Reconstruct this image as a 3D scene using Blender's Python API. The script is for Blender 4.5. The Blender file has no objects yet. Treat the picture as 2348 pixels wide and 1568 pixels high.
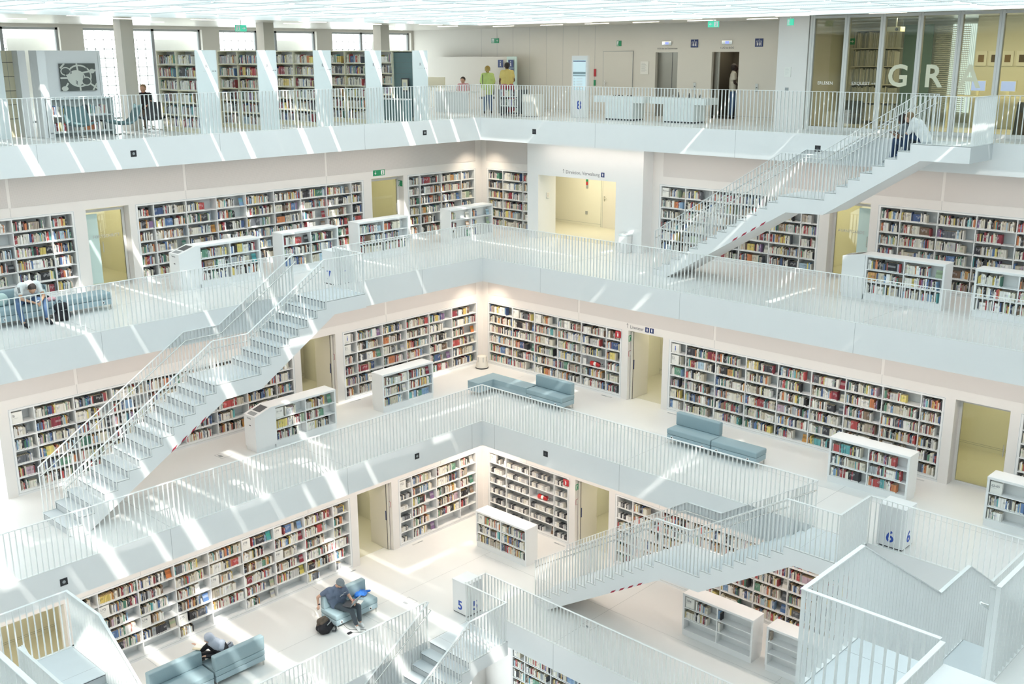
WORLD, SUN, GAL, EXPO = 4.6, 3.4, 85, 0.52
import bpy, bmesh, math, random
import numpy as np
from mathutils import Vector, Matrix, Euler
random.seed(7); rng = np.random.default_rng(7)
sc = bpy.context.scene; C = sc.collection; PI = math.pi
# ------------------------------------------------------------------ camera
CP = Vector((26.0331, 26.0044, 2.0114)); YAW, PITCH, ROLL, FPX = -0.02877, -0.26329, -0.003875, 2430.36
def cam_axes():
    a = math.radians(-135) + YAW
    fw = Vector((math.cos(a)*math.cos(PITCH), math.sin(a)*math.cos(PITCH), math.sin(PITCH)))
    rt = fw.cross(Vector((0, 0, 1))).normalized(); up = rt.cross(fw)
    c, s = math.cos(ROLL), math.sin(ROLL)
    return rt*c + up*s, up*c - rt*s, fw
RT, UP, FW = cam_axes()
cd = bpy.data.cameras.new('camera'); cam = bpy.data.objects.new('camera', cd); C.objects.link(cam)
cam.matrix_world = Matrix(((RT.x, UP.x, -FW.x, CP.x), (RT.y, UP.y, -FW.y, CP.y), (RT.z, UP.z, -FW.z, CP.z), (0, 0, 0, 1)))
cd.sensor_width = 36; cd.lens = 36*FPX/2348; cd.clip_start = .05; cd.clip_end = 300
sc.camera = cam
def proj(p):
    v = Vector(p) - CP; d = v.dot(FW)
    return (1174 + FPX*v.dot(RT)/d, 784 - FPX*v.dot(UP)/d, d)
# ------------------------------------------------------------------ materials
MATS = {}
def mat(name, col, rough=.6, metal=0, spec=.5, emit=0, noise=0, nscale=40, bump=0, trans=0, alpha=1, ecol=None):
    m = bpy.data.materials.new(name); m.use_nodes = True; nt = m.node_tree; b = nt.nodes['Principled BSDF']
    b.inputs['Base Color'].default_value = (*col, 1); b.inputs['Roughness'].default_value = rough
    b.inputs['Metallic'].default_value = metal; b.inputs['Specular IOR Level'].default_value = spec
    if emit:
        b.inputs['Emission Color'].default_value = (*(ecol or col), 1); b.inputs['Emission Strength'].default_value = emit
    if trans: b.inputs['Transmission Weight'].default_value = trans
    if alpha < 1: b.inputs['Alpha'].default_value = alpha
    if noise or bump:
        tc = nt.nodes.new('ShaderNodeTexCoord'); n = nt.nodes.new('ShaderNodeTexNoise'); n.inputs['Scale'].default_value = nscale
        nt.links.new(tc.outputs['Object'], n.inputs['Vector'])
        if noise:
            mx = nt.nodes.new('ShaderNodeMix'); mx.data_type = 'RGBA'
            mx.inputs[6].default_value = (*[c*(1-noise) for c in col], 1); mx.inputs[7].default_value = (*[min(1, c*(1+noise)) for c in col], 1)
            nt.links.new(n.outputs['Fac'], mx.inputs[0]); nt.links.new(mx.outputs[2], b.inputs['Base Color'])
        if bump:
            bp = nt.nodes.new('ShaderNodeBump'); bp.inputs['Strength'].default_value = bump; bp.inputs['Distance'].default_value = .01
            nt.links.new(n.outputs['Fac'], bp.inputs['Height']); nt.links.new(bp.outputs['Normal'], b.inputs['Normal'])
    MATS[name] = m; return m
mat('white_paint', (.86, .87, .87), .55, noise=.01, nscale=3)
mat('warm_white', (.86, .83, .8), .6, noise=.01, nscale=3)
mat('beige_wall', (.74, .71, .64), .6, noise=.01, nscale=3)
mat('floor_finish', (.82, .82, .8), .32, spec=.4, noise=.02, nscale=1.2)
mat('corridor_wall', (.8, .785, .69), .6, noise=.01, nscale=3)
mat('corridor_floor', (.7, .68, .58), .3, noise=.02, nscale=2)
mat('rail_white', (.88, .9, .89), .4)
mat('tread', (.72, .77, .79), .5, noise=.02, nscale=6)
mat('riser_shaded', (.60, .63, .64), .5)  # shade on the stair fronts is put into this grey
mat('dark_gap', (.1, .1, .11), .7)
mat('seam', (.42, .43, .43), .8)
mat('shelf_white', (.87, .88, .88), .5)
mat('shelf_back', (.85, .87, .87), .6)
mat('panel_bluewhite', (.78, .84, .84), .5)
mat('steel', (.7, .7, .68), .25, 1)
mat('dark_steel', (.18, .19, .2), .4, .8)
mat('black', (.02, .02, .025), .5)
mat('charcoal', (.07, .075, .085), .6)
mat('grey', (.35, .37, .38), .6)
mat('sofa_blue', (.30, .405, .445), .85, noise=.05, nscale=60, bump=.1)
mat('sofa_base', (.35, .46, .51), .7)
mat('teal_fabric', (.15, .24, .25), .8, noise=.05, nscale=60)
mat('blue_print', (.03, .09, .45), .6)
mat('navy_sign', (.02, .04, .16), .5)
mat('exit_green', (.02, .3, .13), .5)
mat('exit_green_lit', (.05, .5, .3), .5, emit=.35, ecol=(.1, .75, .5))
mat('white_ink', (.9, .9, .9), .6)
mat('grey_ink', (.2, .2, .22), .6)
mat('pale_ink', (.6, .61, .6), .6)
mat('red_sign', (.5, .03, .04), .5)
mat('red_gloss', (.55, .02, .02), .25)
mat('tape_red', (.42, .03, .06), .6)
mat('wood_pale', (.72, .66, .48), .6, noise=.05, nscale=4)
mat('concrete', (.55, .55, .5), .8, noise=.04, nscale=5)
mat('lit_tube', (1, .95, .8), .5, emit=2.6, ecol=(1, .93, .78))
mat('screen_blue', (.3, .4, .8), .4, emit=.5, ecol=(.35, .45, .85))
mat('screen_pale', (.6, .75, .8), .4, emit=.25, ecol=(.6, .75, .82))
mat('display_blue', (.2, .25, .9), .4, emit=.8, ecol=(.2, .25, .95))
mat('frosted', (.62, .78, .74), .7)
mat('paper', (.88, .87, .82), .8)
mat('cream', (.84, .8, .62), .8)
mat('lift_steel', (.36, .35, .31), .35, .7)
mat('lift_dark', (.17, .155, .125), .35, .6)
mat('letter_cream', (.78, .76, .58), .6)
mat('art_dark', (.12, .13, .12), .6)
mat('art_light', (.7, .71, .64), .6)
mat('ceiling_metal', (.76, .75, .71), .28, .6)
mat('glass_frame', (.72, .71, .68), .5)
def glass_mat(name, tint, fac):
    m = bpy.data.materials.new(name); m.use_nodes = True; nt = m.node_tree; nt.nodes.clear()
    o = nt.nodes.new('ShaderNodeOutputMaterial'); t = nt.nodes.new('ShaderNodeBsdfTransparent'); t.inputs[0].default_value = (*tint, 1)
    g = nt.nodes.new('ShaderNodeBsdfGlossy'); g.inputs['Roughness'].default_value = .02; g.inputs[0].default_value = (1, 1, 1, 1)
    f = nt.nodes.new('ShaderNodeFresnel'); f.inputs[0].default_value = 1.35
    mu = nt.nodes.new('ShaderNodeMath'); mu.operation = 'MULTIPLY'; mu.inputs[1].default_value = fac
    x = nt.nodes.new('ShaderNodeMixShader')
    nt.links.new(f.outputs[0], mu.inputs[0]); nt.links.new(mu.outputs[0], x.inputs[0]); nt.links.new(t.outputs[0], x.inputs[1]); nt.links.new(g.outputs[0], x.inputs[2])
    nt.links.new(x.outputs[0], o.inputs[0]); MATS[name] = m
glass_mat('glass', (.93, .93, .84), 1.0); glass_mat('glass_yellow', (.94, .94, .84), 1.0)
def acoustic():     # perforated panel: a fine grid of holes
    m = mat('acoustic_panel', (.66, .625, .6), .85); nt = m.node_tree; b = nt.nodes['Principled BSDF']
    tc = nt.nodes.new('ShaderNodeTexCoord'); v = nt.nodes.new('ShaderNodeTexVoronoi'); v.inputs['Scale'].default_value = 46; v.inputs['Randomness'].default_value = 0
    r = nt.nodes.new('ShaderNodeValToRGB'); r.color_ramp.elements[0].position = .18; r.color_ramp.elements[0].color = (.5, .475, .46, 1)
    r.color_ramp.elements[1].position = .3; r.color_ramp.elements[1].color = (.72, .685, .66, 1)
    nt.links.new(tc.outputs['Object'], v.inputs['Vector']); nt.links.new(v.outputs['Distance'], r.inputs[0]); nt.links.new(r.outputs[0], b.inputs['Base Color'])
acoustic()
def book_mat():
    m = bpy.data.materials.new('book_cover'); m.use_nodes = True; nt = m.node_tree; b = nt.nodes['Principled BSDF']; b.inputs['Roughness'].default_value = .6
    a = nt.nodes.new('ShaderNodeAttribute'); a.attribute_name = 'Col'; nt.links.new(a.outputs['Color'], b.inputs['Base Color']); MATS['book'] = m
book_mat()
def sky_panel():    # backlit ribbed diffuser of the luminous ceiling
    m = bpy.data.materials.new('ceiling_diffuser'); m.use_nodes = True; nt = m.node_tree; b = nt.nodes['Principled BSDF']
    b.inputs['Base Color'].default_value = (.5, .54, .55, 1)
    tc = nt.nodes.new('ShaderNodeTexCoord'); w = nt.nodes.new('ShaderNodeTexWave'); w.inputs['Scale'].default_value = 6; w.bands_direction = 'Y'
    r = nt.nodes.new('ShaderNodeValToRGB'); r.color_ramp.elements[0].color = (.26, .35, .37, 1); r.color_ramp.elements[1].color = (.62, .73, .76, 1)
    nt.links.new(tc.outputs['Object'], w.inputs['Vector']); nt.links.new(w.outputs['Color'], r.inputs[0]); nt.links.new(r.outputs[0], b.inputs['Emission Color'])
    b.inputs['Emission Strength'].default_value = 1.0; MATS['sky_panel'] = m
sky_panel()
# ------------------------------------------------------------------ mesh builder
class MB:
    def __init__(s): s.v = []; s.f = []; s.m = []; s.mats = []; s.sm = []
    def mi(s, n):
        if n not in s.mats: s.mats.append(n)
        return s.mats.index(n)
    def add(s, vs, fs, m, smooth=False):
        o = len(s.v); s.v += [tuple(v) for v in vs]; k = s.mi(m)
        for f in fs: s.f.append(tuple(i+o for i in f)); s.m.append(k); s.sm.append(smooth)
        return s
    def box(s, x0, y0, z0, x1, y1, z1, m, skip=''):
        x0, x1 = min(x0, x1), max(x0, x1); y0, y1 = min(y0, y1), max(y0, y1); z0, z1 = min(z0, z1), max(z0, z1)
        v = [(x0, y0, z0), (x1, y0, z0), (x1, y1, z0), (x0, y1, z0), (x0, y0, z1), (x1, y0, z1), (x1, y1, z1), (x0, y1, z1)]
        F = {'b': (3, 2, 1, 0), 't': (4, 5, 6, 7), 'f': (0, 1, 5, 4), 'k': (2, 3, 7, 6), 'l': (3, 0, 4, 7), 'r': (1, 2, 6, 5)}
        return s.add(v, [F[k] for k in F if k not in skip], m)
    def prism(s, pts, a0, a1, m, axis='y', mside=None):   # pts in the plane normal to axis
        n = len(pts)
        def P(p, a): return {'y': (p[0], a, p[1]), 'x': (a, p[0], p[1]), 'z': (p[0], p[1], a)}[axis]
        v = [P(p, a0) for p in pts] + [P(p, a1) for p in pts]
        s.add(v, [tuple(range(n)), tuple(range(2*n-1, n-1, -1))], m)
        return s.add(v, [(i, i+n, (i+1) % n + n, (i+1) % n) for i in range(n)], mside or m)
    def tube(s, path, r, m, seg=8, cap=True, smooth=True):
        path = [Vector(p) for p in path]; n = len(path); rr = r if isinstance(r, (list, tuple)) else [r]*n
        vs = []; prev = None
        for i, p in enumerate(path):
            d = (path[min(i+1, n-1)] - path[max(i-1, 0)]).normalized()
            a = prev if prev is not None else (Vector((0, 0, 1)) if abs(d.z) < .9 else Vector((1, 0, 0)))
            u = (a - d*a.dot(d)).normalized(); prev = u; w = d.cross(u)
            for k in range(seg):
                t = 2*PI*k/seg; vs.append(p + (u*math.cos(t) + w*math.sin(t))*rr[i])
        fs = [(i*seg+k, i*seg+(k+1) % seg, (i+1)*seg+(k+1) % seg, (i+1)*seg+k) for i in range(n-1) for k in range(seg)]
        s.add(vs, fs, m, smooth)
        if cap: s.add(vs[:seg], [tuple(range(seg-1, -1, -1))], m); s.add(vs[-seg:], [tuple(range(seg))], m)
        return s
    def lathe(s, prof, m, c=(0, 0, 0), seg=20):
        vs = [(c[0]+r*math.cos(2*PI*k/seg), c[1]+r*math.sin(2*PI*k/seg), c[2]+z) for r, z in prof for k in range(seg)]
        fs = [(i*seg+k, i*seg+(k+1) % seg, (i+1)*seg+(k+1) % seg, (i+1)*seg+k) for i in range(len(prof)-1) for k in range(seg)]
        s.add(vs, fs, m, True)
        s.add(vs[:seg], [tuple(range(seg-1, -1, -1))], m); s.add(vs[-seg:], [tuple(range(seg))], m); return s
    def ball(s, c, r, m, seg=12, rings=8):
        rx, ry, rz = r if isinstance(r, (tuple, list)) else (r, r, r); vs = []; fs = []
        for i in range(rings+1):
            a = PI*i/rings
            for k in range(seg):
                t = 2*PI*k/seg; vs.append((c[0]+rx*math.sin(a)*math.cos(t), c[1]+ry*math.sin(a)*math.sin(t), c[2]-rz*math.cos(a)))
        for i in range(rings):
            for k in range(seg): fs.append((i*seg+k, i*seg+(k+1) % seg, (i+1)*seg+(k+1) % seg, (i+1)*seg+k))
        return s.add(vs, fs, m, True)
    def mesh(s, name):
        me = bpy.data.meshes.new(name); me.from_pydata(s.v, [], s.f)
        for n in s.mats: me.materials.append(MATS[n])
        me.polygons.foreach_set('material_index', s.m); me.polygons.foreach_set('use_smooth', s.sm); me.update(); return me
    def build(s, name, parent=None, loc=None, rot=0, bevel=0):
        o = bpy.data.objects.new(name, s.mesh(name)); C.objects.link(o)
        if parent: o.parent = parent
        if loc: o.location = loc
        if rot: o.rotation_euler[2] = rot
        if bevel:
            b = o.modifiers.new('bevel', 'BEVEL'); b.width = bevel; b.segments = 3; b.limit_method = 'ANGLE'
            for p in o.data.polygons: p.use_smooth = True
        return o
def tag(o, label=None, cat=None, group=None, kind=None):
    if label: o['label'] = label
    if cat: o['category'] = cat
    if group: o['group'] = group
    if kind: o['kind'] = kind
    return o
def thing(name, label, cat, loc=(0, 0, 0), rot=0, group=None):
    o = bpy.data.objects.new(name, None); C.objects.link(o); o.location = loc; o.rotation_euler[2] = rot; o.empty_display_size = .1
    return tag(o, label, cat, group)
def struct(name, mb, loc=None, rot=0): return tag(mb.build(name, None, loc, rot), kind='structure')
def dup(o, loc, rot, label=None, group=None):
    r = o.copy(); C.objects.link(r); r.location = loc; r.rotation_euler[2] = rot
    if label: r['label'] = label
    if group: r['group'] = group
    for ch in list(o.children):
        c = ch.copy(); C.objects.link(c); c.parent = r
        for g in ch.children:
            d = g.copy(); C.objects.link(d); d.parent = c
    return r
# wall frames: side 'L' faces +Y (local x = -X world), side 'R' faces +X (local x = +Y world); local -y points into the atrium
def place(side, along, off, z): return ((along, off, z), PI) if side == 'L' else ((off, along, z), PI/2)
def text_geo(mb, txt, size, m, ox, oz, y=-.002, align='LEFT', depth=.001, bold=False):
    cu = bpy.data.curves.new('t', 'FONT'); cu.body = txt; cu.size = size; cu.align_x = align; cu.extrude = depth; cu.resolution_u = 3
    if bold: cu.offset = size*.02
    ob = bpy.data.objects.new('t', cu); C.objects.link(ob); dg = bpy.context.evaluated_depsgraph_get(); dg.update()
    me = bpy.data.meshes.new_from_object(ob.evaluated_get(dg)); bpy.data.objects.remove(ob); bpy.data.curves.remove(cu)
    mb.add([(ox+v.co.x, y-v.co.z, oz+v.co.y) for v in me.vertices], [tuple(p.vertices) for p in me.polygons], m); bpy.data.meshes.remove(me)
    return mb
# ------------------------------------------------------------------ levels
H = 4.1; T = .746; S = 25.9; RH = 1.1
Z = {8: 0, 7: -H, 6: -2*H, 5: -3*H, 4: -4*H}
EX = {8: 0, 7: 2.8, 6: 5.48, 5: 8.0, 4: 10.6}      # right wing edge x
EY = {8: 0, 7: 2.8, 6: 5.4, 5: 7.97, 4: 10.6}      # left wing edge y
FX = {8: 25.9, 7: 23.1, 6: 20.43, 5: 17.9, 4: 15.3}; FY = {8: 25.9, 7: 23.0, 6: 20.4, 5: 17.9, 4: 15.3}
WX = {7: -1.65, 6: 1.07, 5: 3.49, 4: 6.0}; WY = {7: -1.66, 6: 1.05, 5: 3.42, 4: 5.95}
OUT = 31.0; OX = -8.0; OY = -8.4
for L in (8, 7, 6, 5, 4):
    mb = MB(); z = Z[L]; z0 = z - (T if L > 4 else .3)
    lo = {8: -8.8, 7: -8.8, 6: -3.0, 5: -.6, 4: 2.0}[L]; hi = {8: OUT, 7: 29.5, 6: 26, 5: 23.5, 4: 21}[L]
    ex, ey, fx, fy = EX[L], EY[L], FX[L], FY[L]
    if L == 4: mb.box(lo, lo, z0, hi, hi, z, 'floor_finish')
    else:
        for (a, b, c, d) in ((lo, lo, hi, ey), (lo, fy, hi, hi), (lo, ey, ex, fy), (fx, ey, hi, fy)):
            mb.box(a, b, z0, c, d, z-.012, 'white_paint')
            mb.box(a, b, z-.012, c, d, z, 'floor_finish', skip='b')
    struct('floor', mb)
# fascia and floor joints
mb = MB()
for L, pts in ((8, (15.1, 10.1, 5.05)), (7, (15.3, 5.33, 20.3)), (6, (15.4, 10.41, 5.9)), (5, (15.4, 10.41))):
    for x in pts:
        if x > EX[L]: mb.box(x-.004, EY[L], Z[L]-T, x+.004, EY[L]+.0015, Z[L], 'seam')
for L, pts in ((8, (5.0, 10.0, 15.0)), (7, (5.25, 10.26, 15.23, 20.2)), (6, (10.41, 5.9, 15.4)), (5, (10.37, 15.4))):
    for y in pts: mb.box(EX[L], y-.004, Z[L]-T, EX[L]+.0015, y+.004, Z[L], 'seam')
for L in (7, 6, 5):
    for x in (5.35, 10.35, 15.35): 
        if x > EX[L]: mb.box(x-.003, WY[L]+.02, Z[L], x+.003, EY[L], Z[L]+.0012, 'seam')
    for y in (5.35, 10.35, 15.35):
        if y > EY[L]: mb.box(WX[L]+.02, y-.003, Z[L], EX[L], y+.003, Z[L]+.0012, 'seam')
    mb.box(WX[L]+.3, WY[L]+2.2, Z[L], 22, WY[L]+2.205, Z[L]+.0011, 'seam'); mb.box(WX[L]+2.2, WY[L]+2.2, Z[L], WX[L]+2.205, 22, Z[L]+.0011, 'seam')
struct('trim_1', mb)
# gallery walls: openings = [(a0, a1, height)], cases = [(a0, a1)]
CASES = {('L', 7): [(-1.36, 1.92), (3.84, 11.89), (13.62, 19.0)], ('L', 6): [(1.3, 7.06), (8.83, 16.95), (18.7, 21.5)], ('L', 5): [(3.75, 7.07), (8.86, 16.95)],
         ('R', 7): [(-1.36, 1.12), (6.32, 11.85), (13.55, 19.5)], ('R', 6): [(1.3, 7.04), (8.77, 16.88), (18.62, 21.0)], ('R', 5): [(3.65, 7.05), (8.78, 16.95)], ('R', 4): [(7.0, 15.0)], ('L', 4): [(6.6, 15.0)]}
DOORS = {('L', 7): [(2.1, 3.5), (12.08, 13.3)], ('L', 6): [(7.32, 8.6), (17.2, 18.5)], ('L', 5): [(7.32, 8.6), (17.15, 18.6)],
         ('R', 7): [(1.2, 6.05), (12.15, 13.33)], ('R', 6): [(7.28, 8.55), (17.12, 18.39)], ('R', 5): [(7.28, 8.55), (17.1, 18.4)], ('R', 4): [], ('L', 4): []}
CEIL = H - T
for (side, L), cs in CASES.items():
    w = (WY if side == 'L' else WX)[L]; a_min = (WX if side == 'L' else WY)[L]; z = Z[L]; top = z + CEIL; a_max = {7: 24.5, 6: 22.2, 5: 19.5, 4: 17.5}[L]
    mb = MB(); th = .36
    def seg(a0, a1, z0, z1, m='warm_white', t=th):
        if side == 'L': mb.box(a0, w-t, z0, a1, w, z1, m)
        else: mb.box(w-t, a0, z0, w, a1, z1, m)
    holes = sorted([(a, b, 2.2) for a, b in cs] + [(a, b, 3.4 if (side, L, a) == ('R', 7, 1.2) else 2.2) for a, b in DOORS[(side, L)]])
    cur = a_min - th
    for a, b, h in holes:
        if a > cur: seg(cur, a, z, z+2.2)
        cur = b
    seg(cur, a_max, z, z+2.2)
    if (side, L) == ('R', 7): seg(a_min-th, 1.2, z+2.2, top); seg(6.05, a_max, z+2.2, top)
    else: seg(a_min-th, a_max, z+2.2, top)
    struct('wall_left' if side == 'L' else 'wall_right', mb)
    # perforated acoustic panels above, with double seams
    mb = MB(); xs = [a_min+.25] + [v for v in (5.33, 10.31, 15.25, 20.2) if v > a_min+1] + [a_max]
    for a, b in zip(xs[:-1], xs[1:]):
        a += .04; b -= .04
        parts = [(a, b)]
        if (side, L) == ('R', 7): parts = [(p, q) for p, q in ((a, min(b, 1.1)), (max(a, 6.45), b)) if q > p+.1]
        for p, q in parts:
            if side == 'L': mb.box(p, w, z+2.44, q, w+.008, top, 'acoustic_panel')
            else: mb.box(w, p, z+2.44, w+.008, q, top, 'acoustic_panel')
    for v in xs[1:-1]:
        if side == 'L': mb.box(v-.003, w, z+2.2, v+.003, w+.002, z+2.44, 'seam')
        else: mb.box(w, v-.003, z+2.2, w+.002, v+.003, z+2.44, 'seam')
    # shadow gap and base line along the wall
    struct('trim_2', mb)
# corridors behind the openings
def corridor(side, L, a0, a1, depth=2.6, spread=.9):
    w = (WY if side == 'L' else WX)[L] - .36; z = Z[L]; mb = MB(); b0, b1 = a0-spread, a1+spread
    def bx(p0, q0, z0, p1, q1, z1, m):   # p along, q depth (0 at the wall back, + away)
        if side == 'L': mb.box(p0, w-q0, z0, p1, w-q1, z1, m)
        else: mb.box(w-q0, p0, z0, w-q1, p1, z1, m)
    bx(b0-.1, depth, z, b1+.1, depth+.1, z+2.7, 'corridor_wall'); bx(b0-.1, 0.0, z, b0, depth, z+2.7, 'corridor_wall'); bx(b1, 0.0, z, b1+.1, depth, z+2.7, 'corridor_wall')
    bx(b0-.1, 0.0, z+2.7, b1+.1, depth+.1, z+2.8, 'corridor_wall')
    bx(b0, 0.0, z, b1, depth, z+.004, 'corridor_floor')
    for h in (.11, .16): bx(b0, depth-.004, z+h, b1, depth, z+h+.006, 'grey')
    struct('wall_corridor', mb)
    l = bpy.data.lights.new('corridor_lamp', 'AREA'); l.energy = 17; l.color = (1, .93, .66); l.shape = 'RECTANGLE'; l.size = 1.4; l.size_y = .4
    lo = bpy.data.objects.new('corridor_lamp', l); C.objects.link(lo)
    m_ = (a0+a1)/2; lo.location = (m_, w-depth*.55, z+2.66) if side == 'L' else (w-depth*.55, m_, z+2.66)
for k, ds in DOORS.items():
    for a, b in ds:
        if k == ('R', 7) and a < 3: continue
        if k[1] in (5, 6) and a > 17 and k[0] == 'L' and k[1] == 6: continue
        corridor(k[0], k[1], a, b, spread=.5 if a > 9 and k[1] == 7 else .9)
# level 7 portal block
mb = MB(); z = Z[7]; xf = -1.13
mb.box(xf-.3, 1.12, z, xf, 1.62, z+CEIL, 'white_paint'); mb.box(xf-.3, 4.98, z, xf, 6.05, z+CEIL, 'white_paint'); mb.box(xf-.3, 1.62, z+2.2, xf, 4.98, z+CEIL, 'white_paint')
mb.box(-2.05, 1.12, z, xf-.3, 1.62, z+CEIL, 'white_paint'); mb.box(-2.05, 5.4, z, xf-.3, 6.05, z+CEIL, 'white_paint'); mb.box(-2.05, 1.62, z+2.2, xf-.3, 5.4, z+2.3, 'white_paint')
struct('wall_portal', mb)
mb = MB(); mb.box(-4.6, -1.5, z, -4.5, 7.0, z+2.6, 'corridor_wall'); mb.box(-4.5, -1.6, z, -2.0, -1.5, z+2.6, 'corridor_wall'); mb.box(-4.5, 7.0, z, -2.0, 7.1, z+2.6, 'corridor_wall')
mb.box(-4.5, -1.5, z+2.5, -2.05, 7.0, z+2.6, 'corridor_wall'); mb.box(-4.5, -1.5, z, -1.7, 7.0, z+.004, 'corridor_floor'); mb.box(-4.5, -1.5, z+.1, -4.496, 1.7, z+.106, 'grey')
mb.box(-4.5, 1.70, z, -4.494, 1.712, z+2.5, 'grey')
struct('wall_corridor', mb)
l = bpy.data.lights.new('corridor_lamp', 'AREA'); l.energy = 52; l.color = (1, .9, .64); l.shape = 'RECTANGLE'; l.size = 1.2; l.size_y = 4
lo = bpy.data.objects.new('corridor_lamp', l); C.objects.link(lo); lo.location = (-3.2, 2.4, z+2.45)
# ------------------------------------------------------------------ level 8 shell
CZ = 3.05
mb = MB()
for (a, b, c, d) in ((-9, OY-.4, OUT, -.5), (-9, S+.4, OUT, OUT), (-9, -.5, -.5, S+.4), (S+.4, -.5, OUT, S+.4)): mb.box(a, b, CZ, c, d, CZ+.25, 'ceiling_metal')
for (a, b, c, d) in ((-.55, -.55, S+.45, -.4), (-.55, S+.3, S+.45, S+.45), (-.55, -.4, -.4, S+.3), (S+.3, -.4, S+.45, S+.3)): mb.box(a, b, CZ-.03, c, d, CZ+.5, 'rail_white')
struct('ceiling', mb)
# diffuser panels of the luminous ceiling, laid in lanes with open slots between them
pm = {}
def sky_mesh(w, l):
    k = (round(w, 3), round(l, 3))
    if k not in pm:
        m_ = MB(); m_.box(0, 0, 0, w, l, .05, 'sky_panel')
        m_.box(0, 0, -.02, .03, l, .0, 'rail_white'); m_.box(0, 0, -.02, w, .03, 0, 'rail_white'); pm[k] = m_.mesh('ceiling_panel')
    return pm[k]
xs = [-.35]; 
while xs[-1] < S+.2: xs.append(xs[-1] + 1.0)
ys = [-.38, 2.9, 5.9, 8.9, 11.9, 14.85, 16.35, 19.5, 22.6, S+.2]
slot = {}
npn = 0
for i, (x0, x1) in enumerate(zip(xs[:-1], xs[1:])):

    for j, (y0, y1) in enumerate(zip(ys[:-1], ys[1:])):
        g = (.10, .24, .04, .16)[i % 4]; gy = .02
        if j in (2, 3): g = (.02, .08, .02, .02, .14)[i % 5]
        if j >= 5 and x0 > 14.5: g = (.36, .1, .26, .06)[i % 4]
        if x0 < 14.5 and j >= 4: g = .012; gy = (.16, .02, .10, .14)[(i//3 + j) % 4]
        gg = g if ((i*7 + j*5) % 6) else .02
        if x0 < 14.5 and j >= 4: gg = g
        o = bpy.data.objects.new('ceiling_panel', sky_mesh(x1-x0-gg, y1-y0-gy)); C.objects.link(o); o.location = (x0+gg, y0+gy, CZ+.06+.03*((i+j) % 3)); o['kind'] = 'structure'
# steel beams over the skylight
mb = MB()
for x in (6.2, 12.9, 19.6): mb.box(x-.1, -.4, CZ+.75, x+.1, S+.3, CZ+1.15, 'rail_white')
struct('beam', mb)
# outer walls of level 8
mb = MB(); mb.box(-4.62, OY, 0, -4.5, 1.12, CZ, 'beige_wall'); mb.box(-4.62, 1.12, 0, -4.5, 3.95, CZ, 'beige_wall'); mb.box(-4.62, 4.86, 0, -4.5, 6.2, CZ, 'beige_wall'); mb.box(-4.62, 7.22, 0, -4.5, 10.3, CZ, 'beige_wall')
mb.box(-4.62, 3.95, 2.12, -4.5, 4.86, CZ, 'beige_wall'); mb.box(-4.62, 6.2, 2.12, -4.5, 7.22, CZ, 'beige_wall')
for y in (-4.4, -3.55, -2.7, -1.85, -1.0, -.2, .55, 1.3): mb.box(-4.5, y-.004, .1, -4.498, y+.004, CZ, 'seam')
mb.box(-4.5, OY, .1, -4.497, 10.2, .106, 'grey')
struct('wall_right', mb)
mb = MB(); mb.box(-4.499, 10.305, 0, -1.73, 10.36, CZ-.01, 'warm_white'); mb.box(-1.72, 10.24, 0, -1.6, 11.16, CZ, 'warm_white'); struct('wall_pier', mb)
mb = MB(); mb.box(OUT-.1, OY, -.1, OUT, OUT, CZ, 'white_paint'); mb.box(-9, OUT-.1, -.1, OUT, OUT, CZ, 'white_paint'); struct('wall_back', mb)
mb = MB()
for L in (7, 6, 5, 4):   # near side gallery walls, behind the photographer's side
    q = {7: 28, 6: 25.2, 5: 22.8, 4: 20.3}[L]; a0 = WX[L]-.3
    mb.box(q, a0, Z[L], q+.2, q, Z[L]+CEIL, 'warm_white'); mb.box(a0, q, Z[L], q+.2, q+.2, Z[L]+CEIL, 'warm_white')
struct('wall_back', mb)
# window wall of level 8 (y = OY) with recessed windows facing glass-block daylight
wins = [(14.6, 10.41, 'g'), (9.64, 5.35, 'g'), (4.66, .42, 'g'), (-.32, -4.38, 'g')]
mb = MB()
spans = []
cur = OUT
for a, b, _ in [(19.6, 15.4, 'g')] + wins:
    mb.box(b if False else a, OY-.5, 0, cur, OY, CZ, 'beige_wall'); cur = b
mb.box(-9, OY-.5, 0, cur, OY, CZ, 'beige_wall')
for a, b, _ in [(19.6, 15.4, 'g')] + wins: mb.box(b, OY-.5, 2.95, a, OY, CZ, 'beige_wall')
struct('wall_left', mb)
n = 0
for a, b, _ in [(19.6, 15.4, 'g')] + wins:
    n += 1; mb = MB(); w = a-b
    mb.box(b, OY-.22, .02, b+.07, OY-.14, 2.95, 'grey'); mb.box(a-.07, OY-.22, .02, a, OY-.14, 2.95, 'grey'); mb.box(b, OY-.22, 2.88, a, OY-.14, 2.95, 'grey'); mb.box(b, OY-.22, .02, a, OY-.14, .09, 'grey')
    for f in (.42, .62):
        if w > 2: mb.box(b+w*f-.05, OY-.22, .02, b+w*f+.05, OY-.14, 2.95, 'grey')
    k = int(w/.33)
    # glass-block facade grid beyond the window, and a concrete pier
    mb.box(b-.3, OY-1.15, -.1, b+w*.3, OY-1.05, 3.1, 'concrete')
    x = b+w*.3
    while x < a+.9: mb.box(x-.015, OY-1.15, 0, x+.015, OY-1.1, 3.1, 'pale_ink'); x += .3
    zz = .2
    while zz < 3.1: mb.box(b+w*.3, OY-1.15, zz-.015, a+.9, OY-1.1, zz+.015, 'pale_ink'); zz += .3
    tag(mb.build('window_%d' % n), kind='structure')
# columns
mb = MB()
for cx_ in (11.08, 6.38, 1.68): mb.box(cx_-.38, -3.5, 0, cx_, -3.1, CZ, 'beige_wall')
struct('column', mb)
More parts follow.
